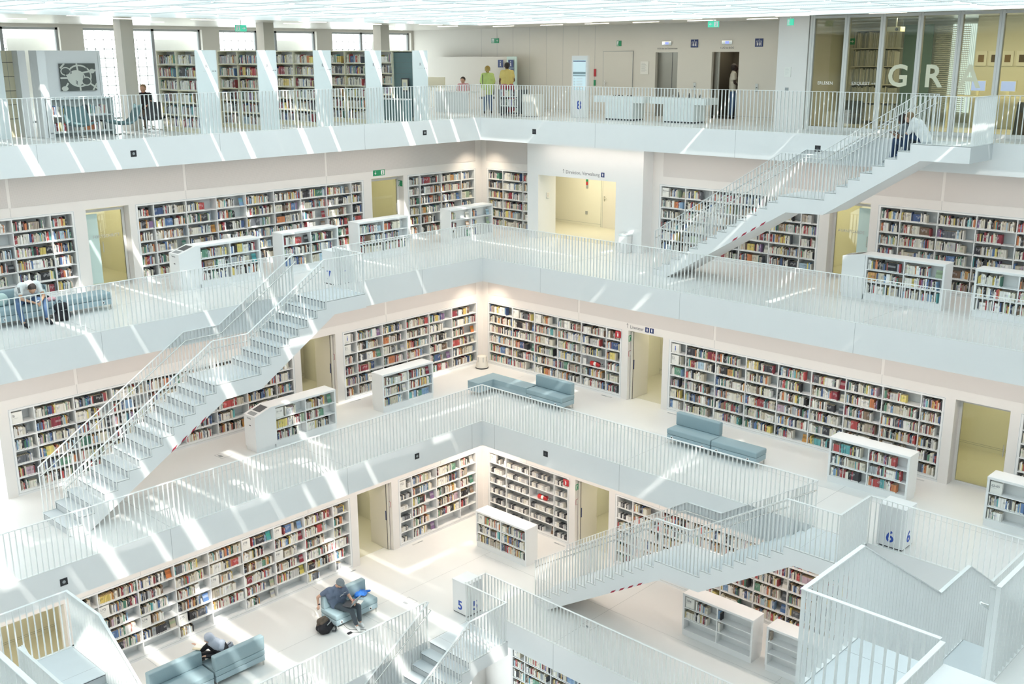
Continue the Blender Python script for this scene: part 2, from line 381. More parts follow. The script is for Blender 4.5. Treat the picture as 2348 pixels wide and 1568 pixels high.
# ------------------------------------------------------------------ railings
BM = {}
def bal_mesh(axis):
    if axis not in BM:
        m = MB(); a, b = (.006, .022) if axis == 'x' else (.022, .006)
        m.box(-a, -b, 0, a, b, 1, 'rail_white'); BM[axis] = m.mesh('baluster')
    return BM[axis]
def put_balusters(parent, pts, axis, budget):
    # pts: (x, y, z, height); the nearest ones to the camera become parts, the rest one stuff part
    order = sorted(range(len(pts)), key=lambda i: (Vector(pts[i][:3]) - CP).length - (1000 if on_screen(pts[i]) else 0))
    k = min(budget, len(pts)); pl = parent.matrix_basis.translation if parent.parent is None else Vector((0, 0, 0))
    for i in order[:k]:
        x, y, z, h = pts[i]; o = bpy.data.objects.new('baluster', bal_mesh(axis)); C.objects.link(o); o.parent = parent
        o.location = (x-pl.x, y-pl.y, z-pl.z); o.scale = (1, 1, h)
    if len(pts) > k:
        m = MB(); a, b = (.006, .022) if axis == 'x' else (.022, .006)
        for i in order[k:]: x, y, z, h = pts[i]; m.box(x-pl.x-a, y-pl.y-b, z-pl.z, x-pl.x+a, y-pl.y+b, z-pl.z+h, 'rail_white')
        o = m.build('baluster', parent); o['kind'] = 'stuff'
def on_screen(p):
    v = Vector(p[:3]) - CP
    if v.dot(FW) < .5: return False
    x, y, d = proj(p[:3]); return -20 < x < 2368 and -60 < y < 1650
def railing(label, L, axis, fixed, a0, a1, group=None):
    z = Z[L]; lo, hi = min(a0, a1), max(a0, a1)
    loc = (lo, fixed, z) if axis == 'x' else (fixed, lo, z)
    t = thing('railing', label, 'railing', loc, 0, group); n = max(2, round((hi-lo)/.115)); W = hi-lo
    m = MB(); q = .024
    if axis == 'x': m.box(0, -q, RH-.012, W, q, RH, 'rail_white')
    else: m.box(-q, 0, RH-.012, q, W, RH, 'rail_white')
    m.build('top_rail', t)
    m = MB()
    if axis == 'x': m.box(0, -q, 0.0, W, q, .012, 'rail_white')
    else: m.box(-q, 0, 0.0, q, W, .012, 'rail_white')
    m.build('bottom_rail', t)
    pts = []
    for i in range(n+1):
        a = lo + .01 + (W-.02)*i/n; p = (a, fixed) if axis == 'x' else (fixed, a); pts.append((*p, z+.01, RH-.02))
    put_balusters(t, pts, axis, 100); return t
o_ = .03
railing('long white railing along left edge of top level, from bookshelves to far corner', 8, 'x', EY[8]-o_, .0-o_, S)
railing('white railing of top level from far corner past the number 8 to the stairs', 8, 'y', EX[8]-o_, -o_, 15.56)
railing('short white top-level railing right of the stairhead in front of glass room', 8, 'y', EX[8]-o_, 16.95, S)
railing('white level 7 railing from far corner to the number 7 box', 7, 'x', EY[7]-o_, EX[7]-o_, 8.56)
railing('white level 7 railing in front of seated man and black backpack', 7, 'x', EY[7]-o_, 9.89, FX[7])
railing('long white level 7 railing along right gallery below the upper staircase', 7, 'y', EX[7]-o_, EY[7]-o_, FY[7])
railing('long white level 6 railing across left gallery with sunlit floor', 6, 'x', EY[6]-o_, EX[6]-o_, FX[6])
railing('white level 6 railing from far corner sofa to head of lower right stairs', 6, 'y', EX[6]-o_, EY[6]-o_, 15.9)
railing('white level 6 railing in front of the number 6 box', 6, 'y', EX[6]-o_, 17.14, FY[6])
railing('white level 6 railing at right frame edge running toward near side', 6, 'x', FY[6]+o_, EX[6]-o_, FX[6])
railing('thick near railing rising at bottom left corner beside stairs', 6, 'y', FX[6]+o_, 9.84, FY[6])
railing('white railing stretch left of bottom left stair landing', 6, 'y', FX[6]+o_, EY[6], 8.55)
railing('short white level 5 railing stub behind the number 5 box', 5, 'x', EY[5]-o_, EX[5]-o_, 8.7)
railing('white level 5 railing below man with laptop, ending at the stairs', 5, 'x', EY[5]-o_, 10.05, FX[5])
railing('long white level 5 railing from number 5 box down to bottom edge', 5, 'y', EX[5]-o_, EY[5]-o_, FY[5])
railing('thick white railing in bottom right corner, left of stairwell gap', 7, 'x', FY[7]+o_, 17.34, FX[7])
railing('thick white railing at right edge above the grey panelled parapet', 7, 'x', FY[7]+o_, EX[7], 15.98)
railing('thick white rail crossing the extreme bottom left corner', 7, 'y', FX[7]+o_, 13.0, FY[7])
# ------------------------------------------------------------------ staircases
RUN, RISE = .297, H/22
def stair(label, L, origin, sdir, wdir, width, plat, marks=True, both=True):
    ox, oy = origin; z0 = Z[L]
    t = thing('staircase', label, 'stairs', (ox, oy, z0), 0)
    sx, sy = sdir; wx, wy = wdir
    def P(s, w, z): return (sx*s + wx*w, sy*s + wy*w, z)
    def boxl(m, s0, w0, za, s1, w1, zb, mt): a = P(s0, w0, za); b = P(s1, w1, zb); m.box(a[0], a[1], a[2], b[0], b[1], b[2], mt)
    sL = 13*RUN; sL2 = sL + 1.285; sP = sL2 + 7*RUN; sE = sP + plat; zl = 14*RISE
    top = [(0, 0)]
    for i in range(14): top += [(i*RUN, (i+1)*RISE), ((i+1)*RUN, (i+1)*RISE)] if i < 13 else [(i*RUN, zl)]
    for i in range(8): top += [(sL2+i*RUN, zl+i*RISE), (sL2+i*RUN, zl+(i+1)*RISE)]
    top += [(sE, H)]
    bot = [(sE, H-.38), (sP+.25, H-.38), (sL2-.02, zl-.38), (sL+.24, zl-.41), (.47, .0)]
    poly = [(s, z-.012) if z > .01 else (s, z) for s, z in top] + bot
    n = len(poly); m = MB()
    tp = [(s, z-.012) if z > .01 else (s, z) for s, z in top]
    def botz(s):
        B_ = sorted(bot + [(0.0, 0.0)])
        for (s0, z0_), (s1, z1_) in zip(B_[:-1], B_[1:]):
            if s0-1e-9 <= s <= s1+1e-9: return z0_ + (z1_-z0_)*(s-s0)/max(1e-9, s1-s0)
        return B_[-1][1]
    ks_ = sorted(set([round(s, 5) for s, z in tp] + [round(s, 5) for s, z in bot]))
    def topz(s): return [z for q_, z in tp if q_ <= s+1e-6][-1]
    def wall(w):
        for s0, s1 in zip(ks_[:-1], ks_[1:]):
            zt = topz((s0+s1)/2); m.add([P(s0, w, botz(s0)), P(s1, w, botz(s1)), P(s1, w, zt), P(s0, w, zt)], [(0, 1, 2, 3)], 'white_paint')
    wall(0.0); wall(width)
    for i in range(n):
        a, b = poly[i], poly[(i+1) % n]
        vert = abs(a[0]-b[0]) < 1e-6 and i < len(top)
        m.add([P(a[0], 0, a[1]), P(b[0], 0, b[1]), P(b[0], width, b[1]), P(a[0], width, a[1])], [(0, 1, 2, 3)], 'riser_shaded' if vert else 'white_paint')
    m.build('stair_body', t)
    # treads: a thin plate with a dark joint under the nosing
    e = .05
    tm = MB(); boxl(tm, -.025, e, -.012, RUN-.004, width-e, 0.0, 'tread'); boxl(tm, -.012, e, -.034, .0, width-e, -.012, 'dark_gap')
    tme = tm.mesh('tread')
    for i in list(range(13)) + list(range(100, 107)):
        s, z = (i*RUN, (i+1)*RISE) if i < 99 else (sL2+(i-100)*RUN, zl+(i-99)*RISE)
        o = bpy.data.objects.new('tread', tme); C.objects.link(o); o.parent = t; q = P(s, 0, z); o.location = q
    m = MB(); boxl(m, sL-.025, e, zl-.012, sL2, width-e, zl, 'tread'); boxl(m, sL-.012, e, zl-.034, sL, width-e, zl-.012, 'dark_gap'); m.build('landing', t)
    m = MB(); boxl(m, sP-.025, e, H-.012, sE-.01, width-e, H, 'tread'); boxl(m, sP-.012, e, H-.034, sP, width-e, H-.012, 'dark_gap')
    boxl(m, sP+.3, e, H, sP+.304, width-e, H+.001, 'seam'); m.build('platform', t)
    if marks:
        m = MB()
        for k in range(4):
            s = 2.55+k*.27; f = (2.19/3.6)
            zb = (s-.47)*(zl-.41)/(sL+.24-.47)
            a = [(s, zb+.0), (s+.13, zb+.13*f), (s+.19, zb+.13*f+.085), (s+.06, zb+.085)]
            m.add([P(q[0], width+.002, q[1]) for q in a], [(0, 1, 2, 3)], 'tape_red')
        o = m.build('warning_stripe', t); o['label'] = 'four red hazard marks on the stair soffit edge'
    axis = 'x' if sx else 'y'; base = Vector((ox, oy, z0))
    def nose(s):
        if s < sL: return (math.floor(s/RUN + 1e-6)+1)*RISE
        if s < sL2: return zl
        if s < sP: return zl + (math.floor((s-sL2)/RUN + 1e-6)+1)*RISE
        return H
    def rail_z(s):
        if s <= sL: return RISE + RH + (s/sL)*(zl-RISE)
        if s <= sL2-RUN: return zl + RH
        if s <= sP: return zl + RH + (s-sL2+RUN)/(8*RUN)*(H-zl)
        return H + RH
    for w, name, s_end in ((width-.025, 'outer', sE), (.03, 'inner', sP)):
        r = bpy.data.objects.new('stair_railing', None); C.objects.link(r); r.parent = t
        m = MB(); ks = [0, sL, sL2-RUN, sP] + ([s_end] if s_end > sP else [])
        for a, b in zip(ks[:-1], ks[1:]):
            q = [P(a, w-.024, rail_z(a)-.012), P(b, w-.024, rail_z(b)-.012), P(b, w+.024, rail_z(b)-.012), P(a, w+.024, rail_z(a)-.012)]
            q2 = [(x, y, zz+.014) for x, y, zz in q]
            m.add(q + q2, [(3, 2, 1, 0), (4, 5, 6, 7), (0, 1, 5, 4), (1, 2, 6, 5), (2, 3, 7, 6), (3, 0, 4, 7)], 'rail_white')
        m.build('top_rail', r)
        m = MB()
        for i in range(13): boxl(m, i*RUN-.01, w-.022, (i+1)*RISE, (i+1)*RUN-.01, w+.022, (i+1)*RISE+.01, 'rail_white'); boxl(m, i*RUN-.014, w-.022, i*RISE+(.0 if i else .02), i*RUN-.004, w+.022, (i+1)*RISE+.01, 'rail_white')
        boxl(m, sL-.01, w-.022, zl, sL2, w+.022, zl+.01, 'rail_white'); boxl(m, sL-.014, w-.022, 13*RISE, sL-.004, w+.022, zl+.01, 'rail_white')
        for i in range(7): boxl(m, sL2+i*RUN-.01, w-.022, zl+(i+1)*RISE, sL2+(i+1)*RUN-.01, w+.022, zl+(i+1)*RISE+.01, 'rail_white'); boxl(m, sL2+i*RUN-.014, w-.022, zl+i*RISE, sL2+i*RUN-.004, w+.022, zl+(i+1)*RISE+.01, 'rail_white')
        boxl(m, sP-.014, w-.022, H-RISE, sP-.004, w+.022, H+.01, 'rail_white')
        if s_end > sP: boxl(m, sP-.01, w-.022, H, s_end, w+.022, H+.01, 'rail_white')
        m.build('bottom_rail', r)
        pts = []; s = .01
        while s < s_end-.005:
            if s < .28*0: zb = 0
            zb = nose(s); x, y, _ = P(s, w, 0); pts.append((x, y, zb+.008, rail_z(s)-zb-.018)); s += RUN/3 if s < sP else .115
        # balusters live in the railing's local frame
        wp = [(p[0]+ox, p[1]+oy, p[2]+z0) for p in pts]
        order = sorted(range(len(pts)), key=lambda i: (Vector(wp[i])-CP).length); budget = 76 if name == 'outer' else 24
        for i in order[:budget]:
            o = bpy.data.objects.new('baluster', bal_mesh(axis)); C.objects.link(o); o.parent = r; o.location = pts[i][:3]; o.scale = (1, 1, pts[i][3])
        if len(pts) > budget:
            mm = MB(); a, b = (.006, .022) if axis == 'x' else (.022, .006)
            for i in order[budget:]: x, y, zz, h = pts[i]; mm.box(x-a, y-b, zz, x+a, y+b, zz+h, 'rail_white')
            o = mm.build('baluster', r); o['kind'] = 'stuff'
        if name == 'outer' and not both: continue
        wi = w-.075 if name == 'outer' else w+.075
        path = [P(s, wi, rail_z(s)-.21) for s in (.02, sL, sL2-RUN, sP+.0)]
        m = MB(); m.tube(path, .017, 'steel', 8)
        m.tube([path[0], P(.02, w, rail_z(0)-.21)], .012, 'steel', 6); m.tube([path[-1], P(sP, w, H+RH-.21)], .012, 'steel', 6)
        for s in (1.3, 2.6, 4.5, 6.2): m.tube([P(s, wi, rail_z(s)-.225), P(s, w, rail_z(s)-.26)], .008, 'steel', 6)
        o = m.build('handrail', r); o['label'] = 'slim stainless steel handrail'
    # end railing of the platform
    r = bpy.data.objects.new('end_railing', None); C.objects.link(r); r.parent = t; m = MB(); s = sE-.025
    boxl(m, s-.024, 0, H+RH-.012, s+.024, width, H+RH, 'rail_white'); m.build('top_rail', r); m = MB(); boxl(m, s-.024, 0, H, s+.024, width, H+.01, 'rail_white'); m.build('bottom_rail', r)
    ax2 = 'y' if axis == 'x' else 'x'; w = .03
    mm = MB(); k = 0
    while w < width-.02:
        x, y, _ = P(s, w, 0); o = bpy.data.objects.new('baluster', bal_mesh(ax2)); C.objects.link(o); o.parent = r; o.location = (x, y, H+.008); o.scale = (1, 1, RH-.018); w += .115
    return t
stair('white staircase rising left to right from level 6 up to the number 7 box', 6, (17.11, EY[7]), (-1, 0), (0, 1), 1.36, 1.31)
stair('white staircase with two people sitting near its top, rising to top level', 7, (EX[8], 8.34), (0, 1), (1, 0), 1.37, 1.38)
stair('white staircase with a half landing rising to the number 6 box', 5, (EX[6], 8.68), (0, 1), (1, 0), 1.35, 1.24)
stair('white staircase descending to bottom edge beside the number 5 box', 4, (17.27, EY[5]), (-1, 0), (0, 1), 1.5, 1.33, False)
stair('near white staircase with solid-looking baluster screens at bottom right', 6, (8.79, FY[7]), (1, 0), (0, -1), 1.37, 1.31, False, False)
stair('near white staircase landing in bottom left corner over bookcases', 5, (FX[6], 17.06), (0, -1), (-1, 0), 1.35, 1.28, False, False)
# ------------------------------------------------------------------ books
BOOKS = []     # dicts: world centre etc.
PAL = [(.72, .69, .6), (.66, .62, .5), (.78, .75, .69), (.58, .52, .4), (.82, .81, .77), (.03, .03, .035), (.05, .05, .06), (.12, .13, .15), (.35, .05, .06), (.5, .06, .06), (.28, .03, .05), (.62, .2, .06), (.6, .3, .08),
       (.66, .5, .1), (.75, .62, .15), (.05, .1, .25), (.1, .2, .42), (.2, .35, .55), (.4, .55, .65), (.06, .2, .14), (.12, .3, .2), (.35, .45, .3), (.3, .2, .13), (.18, .11, .07), (.4, .33, .26), (.55, .54, .52), (.4, .42, .44), (.5, .35, .42), (.25, .15, .3), (.1, .4, .42)]
PW = np.array([10, 8, 8, 6, 6, 5, 4, 4, 3, 3, 2, 2.0, 1.6, 1.6, 1.3, 2.5, 2, 1.8, 1.5, 1.6, 1.3, 1, 1.6, 1.6, 2, 2.5, 2, .8, .7, .8]); PW = PW/PW.sum()
NAMES = ['off-white', 'cream', 'white', 'beige', 'bright white', 'black', 'black', 'charcoal', 'dark red', 'red', 'maroon', 'orange', 'light orange', 'ochre', 'yellow', 'navy', 'blue', 'mid blue', 'pale blue', 'dark green', 'green', 'sage green', 'brown', 'dark brown', 'tan', 'light grey', 'grey', 'mauve', 'purple', 'teal']
PAGES = {'day': (.66, .57, .42), 'warm': (.62, .46, .25), 'cd': (.3, .3, .3)}
def fill(tr, case, bay, row, x0, x1, z, hmax, yf, kind='day', full=None, start=0):
    """books on one shelf compartment: x0..x1 local, z shelf top, yf front edge, tr = local->world matrix"""
    f = full if full is not None else min(1, max(.45, rng.normal(.86, .14)))
    xe = x0 + .008 + (x1-x0-.02)*f; x = x0 + .01 + start; n = 0; run = 0; ci = 0
    if start and row >= 0: pass
    while x < xe-.02:
        if run <= 0:
            run = (2 if rng.random() < .25 else 1) if rng.random() < .94 else int(rng.integers(4, 9)); ci = int(rng.choice(len(PAL), p=PW)); uni = run > 3; h0 = float(rng.uniform(.19, .26)); w0 = float(rng.uniform(.016, .04))
            if kind == 'cd': ci = int(rng.choice([0, 2, 4, 4, 25, 6, 26, 7])); h0 = .145; w0 = .013; uni = True; run = int(rng.integers(2, 7))
        w = w0 if uni else float(rng.uniform(.013, .036)); h = h0 if uni else float(rng.uniform(.18, .265)); h = min(h, hmax-.02)
        if x + w > xe: break
        c = np.array(PAL[ci]); c = (c*.85+c.mean()*.15)*float(rng.uniform(.9, 1.25)); d = .13 if kind == 'cd' else float(rng.uniform(.13, .18)) ; n += 1
        BOOKS.append((tr, x, w, z, h, yf + (0 if kind == 'cd' else float(rng.uniform(0, .012))), d, tuple(np.clip(c, 0, 1)), kind, case, bay, row, n, ci, 0, 0.0))
        x += w + (.0015 if rng.random() < .9 else .006); run -= 1
    # an occasional display copy facing out
    if x1 - x > .2 and rng.random() < .4:
        ci = int(rng.choice(len(PAL))); n += 1; w = float(rng.uniform(.12, .16)); h = min(hmax-.03, float(rng.uniform(.19, .24)))
        BOOKS.append((tr, x1-w-.03, w, z, h, yf+.05, .02, PAL[ci], kind, case, bay, row, n, ci, 1, 0.0))
CASEINFO = {}
def wall_case(name, label, side, L, a0, a1, divs, seed, kind='day', fills=None, signs=(), bottom=0, near=False, skipper=None):
    """built-in six-shelf bookcase; divs are world coordinates of the uprights"""
    off = (WY if side == 'L' else WX)[L]; W = a1-a0
    loc, rot = place(side, a1 if side == 'L' else a0, off, Z[L])
    t = thing('bookcase', label, 'bookcase', loc, rot)
    dl = sorted([(a1-d) if side == 'L' else (d-a0) for d in divs])
    m = MB(); D = .345; fw = .07
    m.box(0, -.004, 0, fw, D, 2.2, 'shelf_white'); m.box(W-fw, -.004, 0, W, D, 2.2, 'shelf_white'); m.box(fw, -.004, 2.135, W-fw, D, 2.2, 'shelf_white'); m.box(fw, -.004, 0, W-fw, D, .085, 'shelf_white')
    m.box(.012, -.006, .06, .018, -.003, 2.185, 'seam'); m.box(W-.018, -.006, .06, W-.012, -.003, 2.185, 'seam'); m.box(.012, -.006, 2.181, W-.012, -.003, 2.187, 'seam'); m.box(.0, -.006, .06, W, -.003, .065, 'seam')
    m.build('frame', t)
    m = MB(); m.box(fw, D-.01, .085, W-fw, D, 2.135, 'shelf_back'); m.build('back_panel', t)
    dm = MB(); dm.box(-.0125, 0, .085, .0125, D-.01, 2.135, 'shelf_white'); dme = dm.mesh('divider')
    for x in dl: o = bpy.data.objects.new('divider', dme); C.objects.link(o); o.parent = t; o.location = (x, 0, 0)
    P = (2.135-.085)/6
    sm = MB(); sm.box(fw, .0, -.022, W-fw, D-.01, 0, 'shelf_white'); sme = sm.mesh('shelf_board')
    for r in range(6): o = bpy.data.objects.new('shelf_board', sme); C.objects.link(o); o.parent = t; o.location = (0, 0, .085+r*P+.022)
    tr = Matrix.Translation(loc) @ Matrix.Rotation(rot, 4, 'Z')
    global rng; rng = np.random.default_rng(seed)
    edges = [fw] + dl + [W-fw]
    sg = {(b, r): txt for b, r, txt in signs}
    for b, (x0, x1) in enumerate(zip(edges[:-1], edges[1:])):
        for r in range(6):       # r = 0 is the top shelf
            z = .085+(5-r)*P+.022; st = 0
            if (b, r) in sg: st = .30; shelf_sign(sg[(b, r)], tr, x0+.015, z, P-.04, label, side)
            f = fills(b, r) if fills else None
            if f == 0: continue
            k2 = kind(b, r) if callable(kind) else kind
            fill(tr, name, b, r, x0+.0125, x1-.0125, z, P-.022, .02, k2, f, st)
    CASEINFO[name] = label
    return t
SIGNS = []
def shelf_sign(txt, tr, x, z, h, where, side):
    s = min(h, .27); p = tr @ Vector((x, .03, z)); ang = tr.to_euler().z
    big, lab = txt
    t = thing('shelf_sign', lab, 'sign', p, ang)
    m = MB(); m.box(0, 0, 0, .25, .10, s, 'paper'); m.build('plate', t, bevel=.004)
    if big == 'i': m = MB(); text_geo(m, 'i', .2, 'blue_print', .1, s*.28, -.003, bold=True); m.box(.06, -.003, .03, .19, -.001, .036, 'grey_ink')
    else:
        m = MB(); text_geo(m, big, .095 if len(big) < 4 else .078, 'grey_ink', .02, s-.115, -.003); m.box(.02, -.003, s-.15, .15, -.001, s-.142, 'pale_ink')
    m.build('lettering', t)
P6 = lambda b, r: None
wall_case('c7L3', 'white built-in bookcase nearest the far corner on level 7, left of corner', 'L', 7, -1.36, 1.92, [-.65, .33, 1.33], 1)
wall_case('c7L2', 'long white level 7 bookcase left of the small olive door with exit sign', 'L', 7, 3.84, 11.89, [4.35, 5.35, 6.36, 7.35, 8.35, 9.35, 10.33, 11.34], 2)
wall_case('c7L1', 'white level 7 bookcase behind the seated man at left edge', 'L', 7, 13.62, 19.0, [14.26, 15.25, 16.25, 17.25, 18.25], 3)
wall_case('c7R1', 'narrow white level 7 bookcase between far corner and portal block', 'R', 7, -1.36, 1.12, [-.56, .42], 4)
wall_case('c7R2', 'white level 7 bookcase behind the upper staircase, left of glazed door', 'R', 7, 6.32, 11.85, [7.3, 8.29, 9.28, 10.29, 11.28], 5, signs=[(0, 0, ('Romane', 'white shelf card on top shelf behind the upper stairs'))])
wall_case('c7R3', 'white level 7 bookcase at right edge behind two low shelves', 'R', 7, 13.55, 19.5, [14.18, 15.18, 16.17, 17.17, 18.17, 19.0], 6)
wall_case('c6L2', 'white level 6 bookcase left of the far corner stool', 'L', 6, 1.3, 7.06, [2.5, 3.52, 4.51, 5.49, 6.51], 7, signs=[(0, 0, ('i', 'white information card on top shelf left of far corner, level 6')), (0, 1, ('21', 'white card reading 21 below the i card, left end of far-corner case, level 6'))])
wall_case('c6L1', 'long white level 6 bookcase behind the left staircase', 'L', 6, 8.83, 16.95, [9.47, 10.45, 11.45, 12.43, 13.42, 14.38, 15.36, 16.34], 8, signs=[(0, 0, ('B', 'white card reading B at top left of bookcase behind left stairs'))])
wall_case('c6R1', 'white level 6 bookcase with fire extinguisher, right of far corner', 'R', 6, 1.3, 7.04, [2.45, 3.44, 4.45, 5.43, 6.43], 9, signs=[(2, 0, ('51', 'white card reading 51 between display books, top shelf right of far corner')), (1, 0, ('4', 'white card left of the 51 card in far-corner case on level 6'))],
          fills=lambda b, r: 0 if (b, r) == (4, 3) else None)
wall_case('c6R2', 'long white level 6 bookcase behind two blue sofas, right gallery', 'R', 6, 8.77, 16.88, [9.37, 10.38, 11.36, 12.36, 13.34, 14.31, 15.3, 16.29], 10, signs=[(0, 0, ('i', 'white information card on top shelf, level 6 right gallery')), (0, 1, ('52', 'white card reading 52 below i card, beside red display book'))],
          fills=lambda b, r: .05 if b == 0 and r == 0 else None)
wall_case('c6R3', 'white level 6 bookcase cut by the right frame edge', 'R', 6, 18.62, 21.0, [19.2, 20.2], 11)
wall_case('c6L0', 'white level 6 bookcase beyond the far left edge', 'L', 6, 18.7, 21.5, [19.4, 20.4], 12)
f5 = lambda b, r: (0 if r == 5 and b in (1, 2, 4, 6) else (.45 if r == 5 else (None if (b+r) % 3 else .7)))
wall_case('c5L2', 'white level 5 bookcase between open sliding door and far corner', 'L', 5, 3.75, 7.07, [4.52, 5.52, 6.52], 13, kind=lambda b, r: 'cd' if b == 0 else 'warm', fills=lambda b, r: (.55 if b == 3 else None) if r < 5 else (0 if b > 1 else .6), signs=[(0, 0, ('182', 'white card reading 182 at top left of narrow level 5 bookcase'))])
SLW = {173: 'beside railing of bottom left stairs', 174: 'low on shelf, one bay right of bottom left stairs', 175: 'second lowest shelf above blue sofas', 176: 'middle shelf in centre of long level 5 bookcase', 178: 'top shelf in centre of long level 5 bookcase', 179: 'top shelf directly above the other card of its bay', 181: 'third shelf, left behind the man in cap'}
SL = lambda n: ('%d' % n, 'white card reading %d, %s' % (n, SLW[n]))
wall_case('c5L1', 'long white level 5 bookcase behind the man with laptop', 'L', 5, 8.86, 16.95, [9.47, 10.45, 11.44, 12.43, 13.42, 14.38, 15.36, 16.36], 14, kind='warm', fills=f5,
          signs=[(1, 1, SL(173)), (2, 3, SL(174)), (3, 4, SL(175)), (4, 2, SL(176)), (5, 0, SL(178)), (6, 0, SL(179)), (6, 2, SL(181))])
wall_case('c5R1', 'white level 5 bookcase of pale boxed media with red extinguisher', 'R', 5, 3.65, 7.05, [4.44, 5.44, 6.44], 15, kind='cd', fills=lambda b, r: 0 if (b, r) == (2, 2) else None, signs=[(0, 0, ('12', 'white card reading 12 at top left of boxed media bookcase'))])
wall_case('c5R2', 'long white level 5 bookcase seen through the lower right staircase', 'R', 5, 8.78, 16.95, [9.4, 10.4, 11.38, 12.37, 13.36, 14.33, 15.33, 16.3], 16, kind=lambda b, r: 'cd' if b == 0 and r < 2 else 'warm')
wall_case('c4R1', 'white level 4 bookcase at bottom edge below the number 5 box', 'R', 4, 7.0, 15.0, [7.55, 8.55, 9.55, 10.55, 11.55, 12.55, 13.55, 14.5], 17, kind='warm')
# ------------------------------------------------------------------ low free-standing shelves
def low_shelf(name, label, side, L, a0, a1, front, seed, depth=.5, h=1.17, kind='day', sign=None, fills=None, catalog=None):
    W = a1-a0; loc, rot = place(side, a1 if side == 'L' else a0, front, Z[L]); t = thing('low_bookshelf', label, 'bookshelf', loc, rot)
    m = MB(); D = depth; fw = .05; zb = .14
    m.box(0, 0, zb, fw, D, h-.061, 'shelf_white'); m.box(W-fw, 0, zb, W, D, h-.061, 'shelf_white'); m.box(.01, .012, 0, W-.01, D-.012, zb-.001, 'shelf_white'); m.box(fw, .001, zb+.0005, W-fw, D-.001, zb+.03, 'shelf_white'); m.build('body', t)
    m = MB(); m.box(-.004, -.004, h-.06, W+.004, D+.004, h, 'shelf_white'); m.build('top_board', t, bevel=.004)
    m = MB(); m.box(fw, D/2-.008, zb+.03, W-fw, D/2+.008, h-.06, 'shelf_back'); m.build('back_panel', t)
    nb = max(1, round(W)); dm = MB(); dm.box(-.014, .004, zb+.03, .014, D-.004, h-.06, 'shelf_white'); dme = dm.mesh('divider')
    dl = [fw+(W-2*fw)*k/nb for k in range(1, nb)]
    for x in dl: o = bpy.data.objects.new('divider', dme); C.objects.link(o); o.parent = t; o.location = (x, 0, 0)
    P = (h-.06-zb-.03)/3; sm = MB(); sm.box(fw, .003, -.022, W-fw, D-.003, 0, 'shelf_white'); sme = sm.mesh('shelf_board')
    for r in (1, 2): o = bpy.data.objects.new('shelf_board', sme); C.objects.link(o); o.parent = t; o.location = (0, 0, zb+.03+r*P)
    tr = Matrix.Translation(loc) @ Matrix.Rotation(rot, 4, 'Z'); edges = [fw]+dl+[W-fw]
    global rng; rng = np.random.default_rng(seed)
    for b, (x0, x1) in enumerate(zip(edges[:-1], edges[1:])):
        for r in range(3):
            z = zb+.03+(2-r)*P; st = 0
            if sign and (b, r) == (0, 0): st = .3; shelf_sign(sign, tr, x0+.02, z, P-.03, label, side)
            f = fills(b, r) if fills else None
            if f == 0: continue
            fill(tr, name, b, r, x0+.014, x1-.014, z, P-.03, .02, kind, f, st)
    CASEINFO[name] = label
    if catalog:     # sloping catalogue terminal attached at the viewer's left end
        lc, rt_ = place(side, a1 if side == 'L' else a0, front, Z[L]); t2 = thing('catalog_terminal', catalog, 'terminal', lc, rt_)
        w = .62; z1 = h-.17 if side == 'L' else h-.1
        m = MB(); m.prism([(-w, 0.1), (-.004, 0.1), (-.004, h), (-.1, h), (-w, z1)], -.01, D+.01, 'shelf_white', 'y'); m.box(-w+.02, .01, 0, -.02, D-.01, .1, 'shelf_white'); m.build('housing', t2)
        m = MB(); sl = (h-z1)/(w-.1)
        def q(x0, x1, y0, y1, mt, lift=.004):
            zf = lambda x: z1+(x+w)*sl+lift
            m.add([(x0, y0, zf(x0)), (x1, y0, zf(x1)), (x1, y1, zf(x1)), (x0, y1, zf(x0))], [(0, 1, 2, 3)], mt)
        q(-w+.04, -w+.17, .09, D-.09, 'grey', .003); m.build('keypad', t2); m = MB(); q(-w+.22, -.14, .08, D-.08, 'dark_steel'); m.build('screen', t2)
        m = MB(); m.box(-w-.004, .2, h-.45, -w, .27, h-.43, 'black'); m.build('slot', t2)
        m = MB(); tm = MB(); text_geo(tm, 'Katalog', .06, 'grey_ink', 0, 0); m.add([(-w+v[1], .36-v[0], h-.26+v[2]) for v in tm.v], tm.f, 'grey_ink'); m.build('lettering', t2)
    return t
low_shelf('s7a', 'low white level 7 bookshelf with catalogue screen beside it, left gallery', 'L', 7, 9.2, 11.15, .25, 21, catalog='white sloping catalogue terminal at left end of level 7 low shelf')
low_shelf('s7b', 'low white level 7 bookshelf with yellow books, second from the catalogue screen', 'L', 7, 6.42, 8.44, .25, 22)
low_shelf('s7c', 'low white level 7 bookshelf in front of the small olive door', 'L', 7, 3.6, 5.64, .25, 23)
low_shelf('s7d', 'low white level 7 bookshelf at far corner with display books', 'L', 7, -.3, 1.74, .25, 24, fills=lambda b, r: .25)
low_shelf('s7e', 'low white level 7 bookshelf with yellow books, right gallery', 'R', 7, 14.2, 16.25, .3, 25, catalog='white sloping catalogue terminal at right gallery of level 7')
low_shelf('s7f', 'low white level 7 bookshelf cut by right frame edge', 'R', 7, 16.97, 19.0, .3, 26)
low_shelf('s6a', 'low white level 6 bookshelf nearest the far corner sofa, left gallery', 'L', 6, 4.95, 6.96, 2.75, 27)
low_shelf('s6b', 'low white level 6 bookshelf marked 31-35 with catalogue screen', 'L', 6, 8.72, 10.78, 2.8, 28, sign=('31-35', 'white card reading 31-35 on low shelf beside catalogue screen'), catalog='white sloping catalogue terminal beside the 31-35 shelf')
low_shelf('s6c', 'low white level 6 bookshelf behind the number 6 box', 'R', 6, 14.85, 16.87, 2.86, 29)
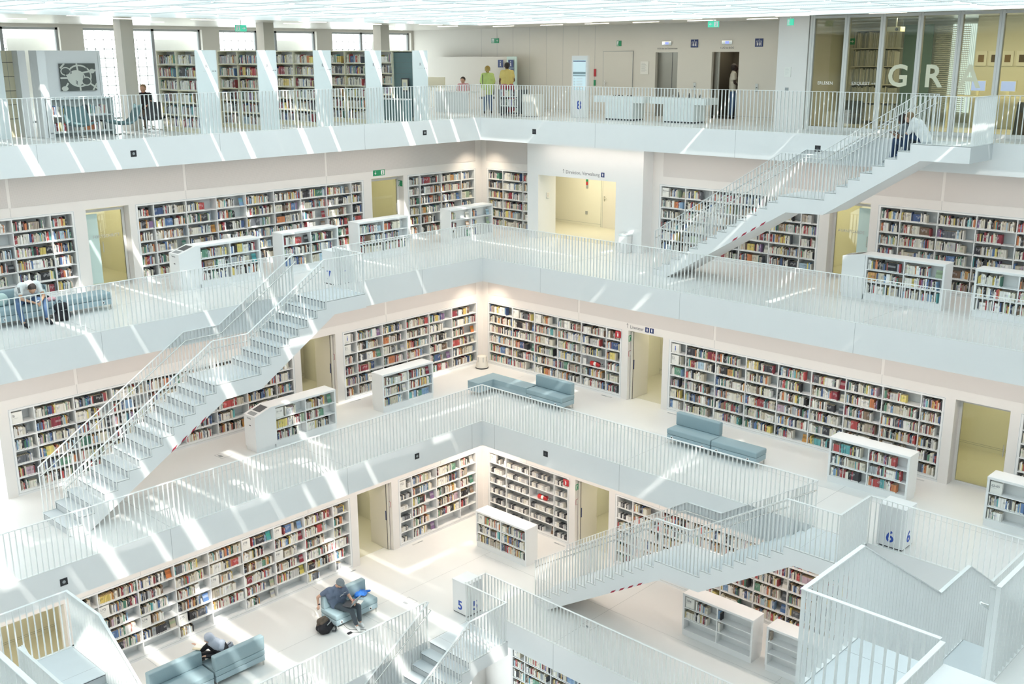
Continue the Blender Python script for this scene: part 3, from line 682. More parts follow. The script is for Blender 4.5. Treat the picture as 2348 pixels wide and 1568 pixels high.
low_shelf('s6d', 'low white level 6 bookshelf marked 62-65 at right edge', 'R', 6, 18.62, 20.66, 2.84, 30, sign=('62-65', 'white card reading 62-65 on low shelf at right frame edge'), fills=lambda b, r: (.2 if r == 0 else (None if r == 1 else .35)))
low_shelf('s5a', 'low white level 5 bookshelf near far corner with boxed media', 'R', 5, 5.02, 7.07, 5.42, 31, kind='warm', sign=('133', 'small white shelf card on low shelf near far corner, level 5'), fills=lambda b, r: .97)
low_shelf('s5b', 'half-empty low white level 5 bookshelf marked 184 under the stairs', 'R', 5, 12.48, 14.5, 5.42, 32, kind='warm', sign=('184', 'white card reading 184 on half-empty low shelf under the stairs'), fills=lambda b, r: (.72 if r < 2 and b == 0 else (.08 if r < 2 else 0)))
low_shelf('s5c', 'empty low white level 5 bookshelf partly hidden by near stairs', 'R', 5, 14.87, 16.9, 5.42, 33, fills=lambda b, r: (.03 if r == 0 else 0))
# ------------------------------------------------------------------ sofas
def sofa(label, side, L, a0, a1, front, back=True, flip=False, group=None, depth=.66):
    W = a1-a0; z = Z[L]
    if not flip: loc, rot = place(side, a1 if side == 'L' else a0, front, z)
    else: (loc, rot) = ((a0, front-depth, z), 0) if side == 'L' else ((front-depth, a1, z), -PI/2)
    t = thing('sofa', label, 'sofa', loc, rot, group); D = depth
    m = MB(); m.box(.01, .01, .13, W-.01, D-.01, .275, 'sofa_base'); m.build('base', t, bevel=.008)
    m = MB(); m.box(0, 0, .28, W, D, .43, 'sofa_blue'); m.build('seat_cushion', t, bevel=.03)
    if back: m = MB(); m.box(0, D-.17, .43, W, D, .79, 'sofa_blue'); m.build('backrest', t, bevel=.03)
    lm = MB(); lm.box(-.012, -.02, 0, .012, .02, .135, 'steel'); lme = lm.mesh('leg')
    for x in (.035, W-.035):
        for y in (.05, D-.05): o = bpy.data.objects.new('leg', lme); C.objects.link(o); o.parent = t; o.location = (x, y, 0)
    for x in (.17, W-.25):
        m = MB(); m.box(x-.035, .003, .165, x+.035, .012, .235, 'shelf_white'); m.tube([(x, .006, .2), (x, -.004, .2)], .022, 'black', 10); o = m.build('power_socket', t)
    return t
sofa('blue sofa with backrest carrying the man in cap and laptop', 'L', 5, 9.98, 11.36, 5.9)
sofa('blue sofa facing the railing at bottom edge, left of headscarf reader', 'L', 5, 14.9, 16.26, 5.88, group=None)
sofa('blue sofa turned to the bookcase with person in grey headscarf', 'L', 5, 13.5, 14.86, 5.88, flip=True)
sofa('blue backless bench behind black backpack on level 7', 'L', 7, 14.0, 15.4, .84, back=False, depth=.56)
sofa('blue sofa with backrest under the seated man on level 7', 'L', 7, 15.42, 16.82, .84, depth=.62)
sofa('blue sofa module cut by the left frame edge on level 7', 'L', 7, 16.84, 18.2, .84, depth=.62)
sofa('blue sofa with creased backrest at level 6 far corner, right module', 'R', 6, 5.17, 6.6, 3.35, depth=.6)
sofa('blue sofa with backrest in front of level 6 right bookcase', 'R', 6, 10.38, 11.77, 3.37, depth=.6)
sofa('blue backless bench joined to the sofa in front of level 6 right bookcase', 'R', 6, 11.79, 13.15, 3.37, back=False, depth=.52)
t = thing('corner_bench', 'L-shaped blue bench at the far corner of level 6', 'bench', (2.81, 3.24, Z[6])); Lp = lambda e: [(e, e), (1.15-e, e), (1.15-e, .5-e), (.5-e, .5-e), (.5-e, 1.9-e), (e, 1.9-e)]
m = MB(); m.prism(Lp(.01), .13, .275, 'sofa_base', 'z'); m.build('base', t); m = MB(); m.prism(Lp(0), .28, .43, 'sofa_blue', 'z'); m.build('seat_cushion', t, bevel=.03)
for x, y in ((.04, .04), (1.1, .06), (1.1, .44), (.06, 1.84), (.44, 1.84), (.44, .56)): m = MB(); m.box(x-.012, y-.012, 0, x+.012, y+.012, .135, 'steel'); m.build('leg', t)
# ------------------------------------------------------------------ people
def skinmat(n, c): return mat(n, c, .55)
for n, c in (('skin_light', (.62, .38, .28)), ('skin_tan', (.5, .3, .2)), ('skin_brown', (.2, .1, .06)), ('skin_dark', (.05, .03, .025)), ('hair_dark', (.03, .022, .02)), ('hair_brown', (.13, .08, .055)), ('hair_light', (.25, .17, .1)),
             ('cap_grey', (.2, .23, .25)), ('tee_blue', (.13, .17, .25)), ('trousers_slate', (.07, .09, .11)), ('denim', (.09, .16, .3)), ('denim_dark', (.03, .06, .13)), ('white_cloth', (.78, .8, .8)), ('grey_cloth', (.2, .23, .25)),
             ('scarf_grey', (.4, .44, .52)), ('lime', (.62, .8, .28)), ('yellow_cloth', (.75, .6, .2)), ('ochre_cloth', (.45, .33, .1)), ('pink_cloth', (.75, .42, .47)), ('red_check', (.4, .05, .08)), ('jacket_blue', (.04, .2, .65)), ('bag_brown', (.13, .1, .075)), ('cream_cloth', (.6, .57, .48)), ('black_cloth', (.015, .015, .02))): mat(n, c, .75, noise=.06, nscale=25)
def blob(name, caps, mt, vox=.014, parent=None, smooth=4):
    m = MB()
    for p, q, r1, r2 in caps:
        p = Vector(p); q = Vector(q); m.ball(p, r1, mt, 12, 8); 
        if (q-p).length > 1e-4: m.ball(q, r2, mt, 12, 8); m.tube([p, q], [r1, r2], mt, 12)
    o = m.build('tmp'); r = o.modifiers.new('r', 'REMESH'); r.mode = 'VOXEL'; r.voxel_size = vox; r.use_smooth_shade = True
    s = o.modifiers.new('s', 'SMOOTH'); s.factor = .5; s.iterations = smooth
    dg = bpy.context.evaluated_depsgraph_get(); dg.update(); me = bpy.data.meshes.new_from_object(o.evaluated_get(dg)); me.name = name
    me.materials.clear(); me.materials.append(MATS[mt]); me.polygons.foreach_set('material_index', [0]*len(me.polygons)); me.polygons.foreach_set('use_smooth', [True]*len(me.polygons))
    bpy.data.objects.remove(o); ob = bpy.data.objects.new(name, me); C.objects.link(ob)
    if parent: ob.parent = parent
    return ob
def V(*a): return Vector(a)
def hand(w, d, n, k=1.0):      # wrist, finger direction, palm normal
    d = d.normalized(); n = (n - d*n.dot(d)).normalized(); s = d.cross(n); c = []
    pc = w + d*.05*k; c.append((w, w+d*.03*k, .024*k, .028*k)); 
    for o in (-.024, -.008, .008, .024): c.append((w+d*.03*k+s*o*.7*k, w+d*.085*k+s*o*k, .014*k, .012*k))
    for i, (o, l) in enumerate(((-.027, .062), (-.009, .075), (.009, .07), (.027, .055))):
        a = w + d*.088*k + s*o*k; b = a + (d*.9+n*.3).normalized()*l*.55*k; e = b + (d*.6+n*.8).normalized()*l*.5*k; c += [(a, b, .0095*k, .0085*k), (b, e, .0085*k, .0075*k)]
    a = w + d*.03*k - s*.028*k; b = a + (d*.6 - s*.75 + n*.3).normalized()*.035*k; e = b + (d*.9+n*.3).normalized()*.028*k; c += [(a, b, .012*k, .0105*k), (b, e, .0105*k, .009*k)]
    return c
def person(label, J, skin, shirt, trousers, shoes, hair, face, up=V(0, 0, 1), sleeve=.55, vox=.014, fat=1.0, hairstyle='short', extra=None, wear_long=False, skirt=False):
    """J: head neck chest pelvis sl el wl sr er wr hl kl al tl hr kr ar tr ; face = direction the face looks"""
    g = lambda k: Vector(J[k]); caps = []
    head, neck, chest, pel = g('head'), g('neck'), g('chest'), g('pelvis'); face = face.normalized()
    side = face.cross(up).normalized(); up2 = side.cross(face).normalized()
    caps += [(head+up2*.03-face*.015, head+up2*.03-face*.015, .092, .092), (head+face*.03-up2*.03, head+face*.03-up2*.045, .068, .06), (head+face*.03+up2*.01, head+face*.035, .07, .07), (head-up2*.05-face*.02, neck, .055, .055), (head+face*.095-up2*.005, head+face*.11-up2*.02, .012, .014),
             (head+side*.088-face*.01, head+side*.09-face*.012-up2*.03, .016, .012), (head-side*.088-face*.01, head-side*.09-face*.012-up2*.03, .016, .012)]
    sl, sr, hl, hr = g('sl'), g('sr'), g('hl'), g('hr')
    tor = [(sl.lerp(chest, .25), hl, .085*fat, .1*fat), (sr.lerp(chest, .25), hr, .085*fat, .1*fat), (chest, pel, .115*fat, .12*fat), (neck, chest, .06, .11*fat), (sl, sr, .06, .06), (sl.lerp(hl, .3), sr.lerp(hr, .3), .1*fat, .1*fat), (sl.lerp(hl, .6), sr.lerp(hr, .6), .1*fat, .1*fat)]
    arms = [(sl, g('el'), .052, .04), (g('el'), g('wl'), .04, .026), (sr, g('er'), .052, .04), (g('er'), g('wr'), .04, .026)]
    legs = [(hl, g('kl'), .085*fat, .058), (g('kl'), g('al'), .055, .038), (hr, g('kr'), .085*fat, .058), (g('kr'), g('ar'), .055, .038), (g('al'), g('tl'), .034, .026), (g('ar'), g('tr'), .034, .026)]
    caps += tor + arms + legs
    for w, e in (('wl', 'el'), ('wr', 'er')): caps += hand(g(w), g(w)-g(e), J.get('palm', V(0, 0, -1)))
    t = blob('person', caps, skin, vox); tag(t, label, 'person')
    grow = lambda cs, d: [(a, b, r1+d, r2+d) for a, b, r1, r2 in cs]
    def cut(a, b, r1, r2, f): a, b = Vector(a), Vector(b); return (a, a.lerp(b, f), r1, r1+(r2-r1)*f)
    sh = grow(tor, .016); 
    if sleeve <= 1: sh += grow([cut(*arms[0], sleeve), cut(*arms[2], sleeve)], .02)
    else: sh += grow(arms, .016)
    if wear_long: sh += grow([cut(*legs[0], .35), cut(*legs[2], .35)], .03)
    blob('shirt', sh, shirt, vox, t)
    if skirt: blob('skirt', [(hl, g('kl'), .15, .2), (hr, g('kr'), .15, .2), (g('kl'), g('al').lerp(g('kl'), .4), .19, .2), (g('kr'), g('ar').lerp(g('kr'), .4), .19, .2), (hl, hr, .16, .16)], trousers, vox, t)
    else: blob('trousers', grow([(hl, hr, .1*fat, .1*fat)] + [legs[0], cut(*legs[1], .9), legs[2], cut(*legs[3], .9)], .014), trousers, vox, t)
    for a, b in (('al', 'tl'), ('ar', 'tr')):
        A, B = g(a), g(b); blob('shoe', [(A-V(0, 0, .02), A-V(0, 0, .035), .046, .05), (A-V(0, 0, .035), B, .046, .036), (A.lerp(B, .5), B, .044, .037)], shoes, max(.009, vox*.8), t, 2)
    hc = head+up2*.035-face*.02
    if hairstyle == 'cap':
        blob('flat_cap', [(hc+up2*.01, hc+up2*.012, .105, .105), (hc+up2*.03+face*.02, hc+face*.06+up2*.025, .09, .075), (hc+face*.09+up2*.0, hc+face*.155-up2*.02, .05, .022), (hc+face*.12+side*.045-up2*.01, hc+face*.12-side*.045-up2*.01, .022, .022), (hc+side*.07, hc+face*.1+side*.05, .045, .03), (hc-side*.07, hc+face*.1-side*.05, .045, .03)], hair, .009, t, 3)
    elif hairstyle == 'long':
        bk = (chest-head).normalized(); blob('hair', [(hc, hc-face*.015, .104, .104), (hc-face*.04, neck-face*.05, .09, .07), (neck-face*.03, neck.lerp(chest, .6)-face*.05+V(0, 0, 0), .075, .06), (hc+side*.04, neck+side*.07+face*.05, .055, .045), (neck+side*.07+face*.05, neck+side*.07+face*.12-V(0, 0, .2), .045, .03), (hc-side*.04, neck-side*.07+face*.05, .055, .045), (neck-side*.07+face*.05, neck-side*.06+face*.12-V(0, 0, .2), .045, .03)], hair, .01, t, 3)
    elif hairstyle == 'bun': blob('hair', [(hc-face*.012, hc-face*.02, .1, .1), (hc-face*.09-up2*.03, hc-face*.11-up2*.035, .04, .045)], hair, .01, t, 3)
    elif hairstyle == 'scarf_head': blob('headscarf', [(hc-face*.012, hc-face*.02+up2*.005, .106, .104), (hc-face*.07-up2*.05, hc-face*.1-up2*.11, .055, .045)], hair, .01, t, 3)
    elif hairstyle == 'hijab':
        blob('headscarf', [(hc, hc-face*.01, .112, .11), (hc-face*.03-up2*.05, neck, .1, .11), (neck, sl.lerp(neck, .2), .1, .08), (neck, sr.lerp(neck, .2), .1, .08), (neck-face*.02, chest-face*.06, .13, .15), (sl.lerp(neck, .3)-face*.04, chest-face*.08+side*.1, .09, .08), (sr.lerp(neck, .3)-face*.04, chest-face*.08-side*.1, .09, .08)], hair, .011, t, 3)
    else: blob('hair', [(hc-face*.014, hc-face*.022, .098, .098), (hc-face*.03-up2*.03, hc-face*.035-up2*.06, .085, .07)], hair, .01, t, 3)
    m = MB()
    for s_ in (1, -1): m.ball(head+face*.093+side*.03*s_+up2*.012, .009, 'charcoal', 8, 6)
    m.tube([head+face*.094-up2*.052+side*.02, head+face*.099-up2*.054, head+face*.094-up2*.052-side*.02], .005, 'tape_red', 6); m.build('face_features', t)
    if extra: extra(t)
    return t
zf = Z[5]
def man_extra(t):
    m = MB(); m.tube([(11.42, 5.27, zf+.575), (11.425, 5.262, zf+.565)], .032, 'black_cloth', 12); m.build('wristband', t)
    m = MB(); q = V(10.98, 5.74, zf+.83)
    for i in range(9): a = q+V(.10-.024*i, .0, .012*math.sin(i*1.4)+.008*i); m.ball(a, .009, 'white_ink', 6, 4)
    m.build('shirt_print', t)
person('man in grey flat cap and blue t-shirt using a laptop on blue sofa', dict(head=V(11.02, 5.66, zf+1.14), neck=V(11.06, 5.55, zf+1.02), chest=V(11.04, 5.52, zf+.84), pelvis=V(10.98, 5.5, zf+.54), sl=V(10.87, 5.6, zf+.96), sr=V(11.26, 5.46, zf+.97),
    el=V(10.78, 5.74, zf+.7), wl=V(10.83, 5.93, zf+.66), er=V(11.43, 5.24, zf+.76), wr=V(11.43, 5.25, zf+.53), hl=V(10.9, 5.53, zf+.5), hr=V(11.08, 5.5, zf+.5), kl=V(10.72, 6.02, zf+.5), kr=V(11.0, 6.08, zf+.52), al=V(10.75, 6.08, zf+.1), ar=V(10.92, 6.16, zf+.1), tl=V(10.78, 6.26, zf+.04), tr=V(10.98, 6.34, zf+.04), palm=V(0, -.3, -1)),
    'skin_light', 'tee_blue', 'trousers_slate', 'white_cloth', 'cap_grey', V(-.35, .75, -.55), fat=1.12, hairstyle='cap', vox=.011, extra=man_extra)
t = thing('laptop', 'dark laptop open on the lap of man in flat cap', 'laptop', (10.93, 5.93, zf+.62), .35)
m = MB(); m.box(-.17, -.13, 0, .17, .12, .02, 'charcoal'); m.build('keyboard_base', t); m = MB(); m.prism([(.12, .02), (.13, .02), (.24, .22), (.23, .225)], -.17, .17, 'grey', 'x'); m.build('screen_lid', t)
t = thing('jacket', 'bright blue jacket heaped on the sofa beside man in cap', 'jacket', (10.2, 5.48, zf+.43))
random.seed(3); cp = []
for i in range(22):
    th = i*2.4; rad = .035+.0075*i; a = V(rad*1.1*math.cos(th), rad*.75*math.sin(th), .075-.0022*i); b = a+V(random.uniform(-.09, .09), random.uniform(-.07, .07), random.uniform(-.01, .02)); b.z = max(b.z, .03); cp.append((a, b, random.uniform(.035, .048), .03))
blob('cloth', cp, 'jacket_blue', .01, t, 1)
m = MB(); m.tube([(-.1, .1, .05), (-.03, .17, .03), (.06, .16, .02), (.08, .1, .04)], .012, 'charcoal', 8); m.build('strap', t)
t = thing('magazine', 'white magazine with red bar lying on sofa seat', 'magazine', (10.53, 5.7, zf+.432), .5)
m = MB(); m.box(-.11, -.15, 0, .11, .15, .006, 'paper'); m.box(-.1, -.14, .006, .1, -.08, .0075, 'red_sign'); m.box(.06, -.08, .006, .1, .1, .0075, 'red_sign'); m.build('cover', t)
t = thing('duffel_bag', 'black holdall with brown top flap on floor beside sofa', 'bag', (11.52, 5.62, zf), .5)
blob('bag_body', [(V(-.2, -.03, .13), V(.2, .03, .13), .125, .125), (V(-.18, .1, .1), V(.16, .12, .1), .09, .09), (V(-.15, -.1, .1), V(.15, -.1, .12), .1, .09)], 'black_cloth', .012, t)
blob('flap', [(V(-.15, -.08, .24), V(.08, -.1, .27), .07, .09), (V(-.1, 0, .24), V(.12, -.02, .23), .06, .06), (V(.02, -.14, .2), V(.14, -.12, .16), .07, .06)], 'bag_brown', .012, t)
m = MB(); m.tube([(-.22, .12, .2), (-.12, .26, .08), (.02, .3, .03), (.1, .24, .06)], .018, 'charcoal', 8); m.tube([(-.1, .1, .22), (0, .16, .26), (.12, .12, .22)], .014, 'grey', 8); m.build('strap', t)
m = MB(); pth = [(11.19, 5.9, zf+.2), (11.15, 6.0, zf+.08), (11.08, 6.1, zf+.01), (10.98, 6.2, zf+.008), (10.86, 6.3, zf+.008), (10.8, 6.4, zf+.008), (10.9, 6.44, zf+.008), (11.02, 6.36, zf+.008), (11.1, 6.27, zf+.008), (11.2, 6.24, zf+.01)]
m.tube(pth, .005, 'black', 6); m.box(11.14, 6.19, zf, 11.26, 6.26, zf+.03, 'black'); tag(m.build('charger_cable'), 'black charger cable looping from sofa socket around white shoes', 'cable')
# reader with grey headscarf
person('person in grey headscarf reading, seen from behind a blue sofa', dict(head=V(14.68, 5.36, zf+1.02), neck=V(14.6, 5.42, zf+.9), chest=V(14.5, 5.46, zf+.74), pelvis=V(14.38, 5.45, zf+.54), sl=V(14.62, 5.3, zf+.84), sr=V(14.42, 5.56, zf+.84),
    el=V(14.76, 5.18, zf+.68), wl=V(14.84, 5.1, zf+.78), er=V(14.6, 5.6, zf+.62), wr=V(14.78, 5.42, zf+.62), hl=V(14.4, 5.36, zf+.5), hr=V(14.4, 5.56, zf+.5), kl=V(14.86, 5.1, zf+.52), kr=V(14.72, 5.0, zf+.5), al=V(14.62, 4.86, zf+.12), ar=V(14.56, 4.8, zf+.1), tl=V(14.5, 4.74, zf+.04), tr=V(14.44, 4.7, zf+.04)),
    'skin_light', 'black_cloth', 'black_cloth', 'charcoal', 'scarf_grey', V(.75, -.5, -.45), sleeve=2, hairstyle='hijab')
m = MB(); m.box(-.08, -.1, 0, .08, .1, .012, 'paper'); m.box(.082, -.1, 0, .15, .1, .02, 'wood_pale'); tag(m.build('book', None, (14.86, 5.2, zf+.82), .6), 'open pale book held by reader in grey headscarf', 'book')
t = thing('rucksack', 'small grey-blue rucksack on sofa behind headscarf reader', 'bag', (14.2, 5.4, zf+.43), .4); blob('body', [(V(-.1, 0, .1), V(.1, 0, .1), .09, .09), (V(-.08, 0, .2), V(.08, 0, .2), .07, .07)], 'scarf_grey', .012, t)
m = MB(); m.tube([(-.1, 0, .24), (0, .06, .29), (.1, 0, .24)], .012, 'charcoal', 8); m.tube([(.1, 0, .24), (.2, .05, .2), (.18, .05, .02)], .012, 'charcoal', 8); m.build('strap', t)
# man bending forward on level 7
z7 = Z[7]
def m7(t):
    m = MB()
    for x in (15.72, 16.3):
        for k in (-.02, 0, .02): m.tube([(x+k, .93, z7+.93), (x+k, .97, z7+.80)], .006, 'black_cloth', 6)
    m.build('sleeve_stripe', t); m = MB(); m.tube([(15.9, .97, z7+.55), (15.9, .98, z7+.535)], .034, 'white_ink', 10); m.build('watch', t)
    blob('headband', [(V(16.03, .93, z7+.975), V(16.03, .96, z7+.955), .094, .098)], 'white_cloth', .012, t, 1)
person('man in white t-shirt bent over with head down on level 7 sofa', dict(head=V(16.02, 1.0, z7+.86), neck=V(16.0, .86, z7+.95), chest=V(16.0, .72, z7+.87), pelvis=V(16.02, .42, z7+.55), sl=V(15.8, .82, z7+.92), sr=V(16.22, .82, z7+.92),
    el=V(15.76, 1.0, z7+.66), wl=V(15.92, 1.18, z7+.56), er=V(16.3, 1.0, z7+.66), wr=V(16.06, 1.14, z7+.56), hl=V(15.92, .46, z7+.53), hr=V(16.12, .46, z7+.53), kl=V(15.74, 1.0, z7+.52), kr=V(16.38, 1.0, z7+.52), al=V(15.78, 1.08, z7+.12), ar=V(16.34, 1.08, z7+.12), tl=V(15.78, 1.3, z7+.04), tr=V(16.32, 1.3, z7+.04)),
    'skin_tan', 'white_cloth', 'denim', 'black_cloth', 'hair_dark', V(0, .35, -.95), up=V(0, .95, .3), hairstyle='short', extra=m7, fat=1.1)
t = thing('backpack', 'black backpack standing on level 7 floor against the bench', 'backpack', (15.42, 1.08, z7), 0)
blob('body', [(V(-.1, 0, .12), V(.1, 0, .12), .12, .12), (V(-.08, .0, .34), V(.08, 0, .34), .1, .1), (V(-.07, .08, .1), V(.07, .08, .2), .08, .08)], 'black_cloth', .012, t)
m = MB(); m.tube([(-.06, -.05, .44), (0, -.05, .5), (.06, -.05, .44)], .01, 'charcoal', 8); m.build('handle', t); m = MB(); m.tube([(-.1, .1, .3), (-.15, .15, .14), (-.12, .1, .02)], .014, 'charcoal', 8); m.tube([(-.07, .14, .28), (.07, .14, .28)], .006, 'grey', 6); m.build('strap', t)
t = thing('jacket', 'dark and pink clothing heap beside man bent over on level 7', 'jacket', (15.5, .55, z7+.43)); blob('dark_cloth', [(V(-.05, -.1, .05), V(.15, 0, .08), .05, .07), (V(.1, -.05, .12), V(.22, .02, .14), .05, .05)], 'black_cloth', .012, t); blob('pink_cloth', [(V(-.12, .12, .04), V(.1, .16, .04), .04, .045), (V(-.1, .05, .05), V(.05, .14, .06), .04, .04)], 'pink_cloth', .012, t)
for i, (x, lb) in enumerate(((16.52, 'pale spotted cushion left of man bent over on level 7 sofa'), (15.62, 'pale spotted cushion right of man bent over on level 7 sofa'))):
    t = thing('cushion', lb, 'cushion', (x, .40, z7+.44), .1); m = MB(); m.ball((0, 0, .15), (.17, .07, .16), 'frosted', 14, 10); m.build('cover', t)
# couple on the upper stairs
person('long-haired person in grey top and jeans sitting near top of upper stairs', dict(head=V(.72, 15.02, .50), neck=V(.72, 15.12, .42), chest=V(.74, 15.2, .28), pelvis=V(.74, 15.32, -.08), sl=V(.9, 15.16, .36), sr=V(.56, 15.16, .36),
    el=V(.95, 15.06, .1), wl=V(.85, 14.88, .18), er=V(.5, 15.06, .1), wr=V(.6, 14.88, .18), hl=V(.82, 15.3, -.1), hr=V(.64, 15.3, -.1), kl=V(.86, 14.95, .02), kr=V(.6, 14.95, .02), al=V(.86, 14.88, -.44), ar=V(.6, 14.88, -.44), tl=V(.86, 14.72, -.5), tr=V(.6, 14.72, -.5)),
    'skin_brown', 'grey_cloth', 'denim_dark', 'grey', 'hair_dark', V(-.1, -.8, -.5), hairstyle='long')
person('person in white shirt and jeans leaning over at head of upper stairs', dict(head=V(.86, 15.24, .56), neck=V(.86, 15.36, .52), chest=V(.86, 15.5, .4), pelvis=V(.88, 15.72, .08), sl=V(1.02, 15.42, .46), sr=V(.7, 15.42, .46),
    el=V(1.08, 15.36, .22), wl=V(.92, 15.2, .2), er=V(.66, 15.3, .28), wr=V(.74, 15.16, .26), hl=V(.96, 15.7, .09), hr=V(.78, 15.7, .09), kl=V(.98, 15.3, .16), kr=V(.8, 15.3, .16), al=V(1.0, 15.24, -.26), ar=V(.8, 15.24, -.26), tl=V(1.0, 15.1, -.31), tr=V(.8, 15.1, -.31)),
    'skin_light', 'white_cloth', 'denim_dark', 'denim', 'hair_light', V(-.1, -.85, -.45), sleeve=.9)
# standing people at the information desk
def stand(label, x, y, h, face, skin, shirt, tr, shoes, hair, hs, fat=1.0, sit=False, **kw):
    f = face.normalized(); s = f.cross(V(0, 0, 1)).normalized(); k = h/1.72; B = V(x, y, 0)
    P = lambda a, b, c: B + s*a*k + f*b*k + V(0, 0, c*k)
    if not sit: J = dict(head=P(0, .03, 1.6), neck=P(0, 0, 1.46), chest=P(0, 0, 1.26), pelvis=P(0, 0, .96), sl=P(.17, 0, 1.41), sr=P(-.17, 0, 1.41), el=P(.25, .02, 1.13), wl=P(.2, .2, 1.02), er=P(-.25, .02, 1.13), wr=P(-.2, .2, 1.02),
        hl=P(.09, 0, .92), hr=P(-.09, 0, .92), kl=P(.1, .03, .5), kr=P(-.1, .0, .5), al=P(.11, -.02, .09), ar=P(-.11, -.02, .09), tl=P(.12, .15, .035), tr=P(-.12, .15, .035))
    else: J = dict(head=P(0, .06, 1.22), neck=P(0, .02, 1.08), chest=P(0, 0, .9), pelvis=P(0, 0, .58), sl=P(.17, 0, 1.02), sr=P(-.17, 0, 1.02), el=P(.22, .1, .8), wl=P(.15, .32, .8), er=P(-.22, .1, .8), wr=P(-.15, .32, .8),
        hl=P(.09, .02, .54), hr=P(-.09, .02, .54), kl=P(.1, .42, .52), kr=P(-.1, .42, .52), al=P(.1, .42, .1), ar=P(-.1, .42, .1), tl=P(.1, .58, .04), tr=P(-.1, .58, .04))
    return person(label, J, skin, shirt, tr, shoes, hair, f+V(0, 0, -.1), hairstyle=hs, fat=fat, **kw)
def purse(t): m = MB(); m.tube([(-1.75, -1.62, 1.38), (-1.62, -1.5, 1.05), (-1.68, -1.52, .8)], .012, 'black', 6); m.build('bag_strap', t); m = MB(); m.box(-1.76, -1.6, .62, -1.6, -1.46, .84, 'cream'); m.build('handbag', t)
stand('woman in lime green top and yellow headscarf seen from behind at information desk', -2.0, -1.62, 1.66, V(-.6, -.75, 0), 'skin_brown', 'lime', 'denim', 'black', 'ochre_cloth', 'scarf_head', 1.2, wear_long=True, sleeve=.85, extra=purse)
stand('woman in yellow top standing beside the blue information signs', -1.95, -.6, 1.8, V(-.5, -.87, 0), 'skin_brown', 'yellow_cloth', 'red_check', 'black', 'hair_dark', 'short', 1.05, skirt=True)
stand('woman in pink top with sunglasses on head sitting at information desk', -2.6, -3.5, 1.62, V(.7, .4, -.2), 'skin_light', 'pink_cloth', 'black_cloth', 'black', 'hair_dark', 'bun', sit=True)
stand('man with shoulder strap entering the open dark elevator', -5.0, 6.74, 1.74, V(-.6, .8, 0), 'skin_dark', 'cream_cloth', 'denim', 'black', 'hair_dark', 'short')
stand('person in black sitting reading on swivel chair by the tall window', 10.1, -3.95, 1.6, V(.6, .6, -.3), 'skin_light', 'black_cloth', 'bag_brown', 'black', 'hair_light', 'short', sit=True)
# ------------------------------------------------------------------ number boxes
def number_box(txt, label, x0, y0, x1, y1, z, h=.93):
    t = thing('number_box', label, 'sign', (x0, y0, z), 0); W, D = x1-x0, y1-y0
    m = MB(); m.box(0, 0, .03, W, D, h, 'white_paint'); m.box(.015, .015, 0, W-.015, D-.015, .03, 'charcoal'); m.build('box', t)
    m = MB(); m.box(-.01, -.01, h, W+.01, D+.01, h+.02, 'shelf_white'); m.build('top_panel', t, bevel=.003)
    m = MB(); g = MB(); text_geo(g, txt, .36, 'blue_print', 0, 0, align='CENTER', bold=True)
    m.add([(W+.001-v[1], D*.5+v[0], .14+v[2]) for v in g.v], g.f, 'blue_print'); m.add([(W*.5-v[0], D+.001-v[1], .14+v[2]) for v in g.v], g.f, 'blue_print'); m.build('number', t)
number_box('7', 'white box with blue number 7 at top of left stairs', 7.95, 2.2, 8.5, 2.74, Z[7])
number_box('6', 'white box with blue number 6 behind level 6 railing', 4.83, 17.3, 5.37, 17.88, Z[6])
number_box('5', 'white box with blue number 5 behind level 5 railing corner', 8.02, 7.32, 8.58, 7.88, Z[5])
number_box('7', 'white box top at bottom edge beside the near stairwell', 17.45, 23.1, 18.0, 23.7, Z[7])
# ------------------------------------------------------------------ signs
def icon_man(m, x, z, s, mt):      # small running or standing figure
    m.box(x+.1*s, -.006, z+.62*s, x+.26*s, -.004, z+.78*s, mt)
    m.prism([(x-.02*s, z+.2*s), (x+.1*s, z+.28*s), (x+.12*s, z+.6*s), (x+.28*s, z+.58*s), (x+.3*s, z+.3*s), (x+.42*s, z+.05*s), (x+.3*s, z+.02*s), (x+.17*s, z+.26*s), (x+.05*s, z+.05*s), (x-.1*s, z+.05*s)], -.006, -.004, mt, 'y')
def exit_sign(label, loc, rot, w=.4, h=.2, lit=False, arrow='r', hang=0, man_first=True):
    t = thing('exit_sign', label, 'sign', loc, rot); g = 'exit_green_lit' if lit else 'exit_green'; m = MB(); m.box(0, -.004, 0, w, .02, h, g); m.build('plate', t)
    m = MB(); mw = min(h, w*.5); x0 = 0 if man_first else w-mw; m.box(x0+mw*.12, -.005, h*.1, x0+mw*.85, -.004, h*.9, 'white_ink'); icon_man(m, x0+mw*.35, h*.1, h*.85, g)
    a0 = (w-mw*.5) if man_first else mw*.5
    if w > h*1.3:
        s = h*.3; cz = h*.5
        A = {'r': [(-s, -s*.15), (s*.2, -s*.15), (-s*.15, -s*.6), (s*.2, -s*.6), (s, 0), (s*.2, s*.6), (-s*.15, s*.6), (s*.2, s*.15), (-s, s*.15)]}['r']
        rot_ = {'r': 0, 'l': PI, 'd': -PI/2}[arrow]; c, s2 = math.cos(rot_), math.sin(rot_)
        m.prism([(a0+x*c-y*s2, cz+x*s2+y*c) for x, y in A], -.006, -.004, 'white_ink', 'y')
    m.build('pictogram', t)
    if hang: m = MB(); m.box(w*.5-.01, .0, h, w*.5+.01, .01, h+hang, 'rail_white'); m.build('hanger', t)
    return t
q = PI/2
exit_sign('green exit sign hanging from ceiling over the left bookshelves', (8.6, -1.2, 2.72), PI-.15, .34, .18, True, 'r', .14)
exit_sign('green exit sign hanging near the elevators', (-.6, 8.55, 2.78), q+.1, .34, .17, True, 'l', .1, False)
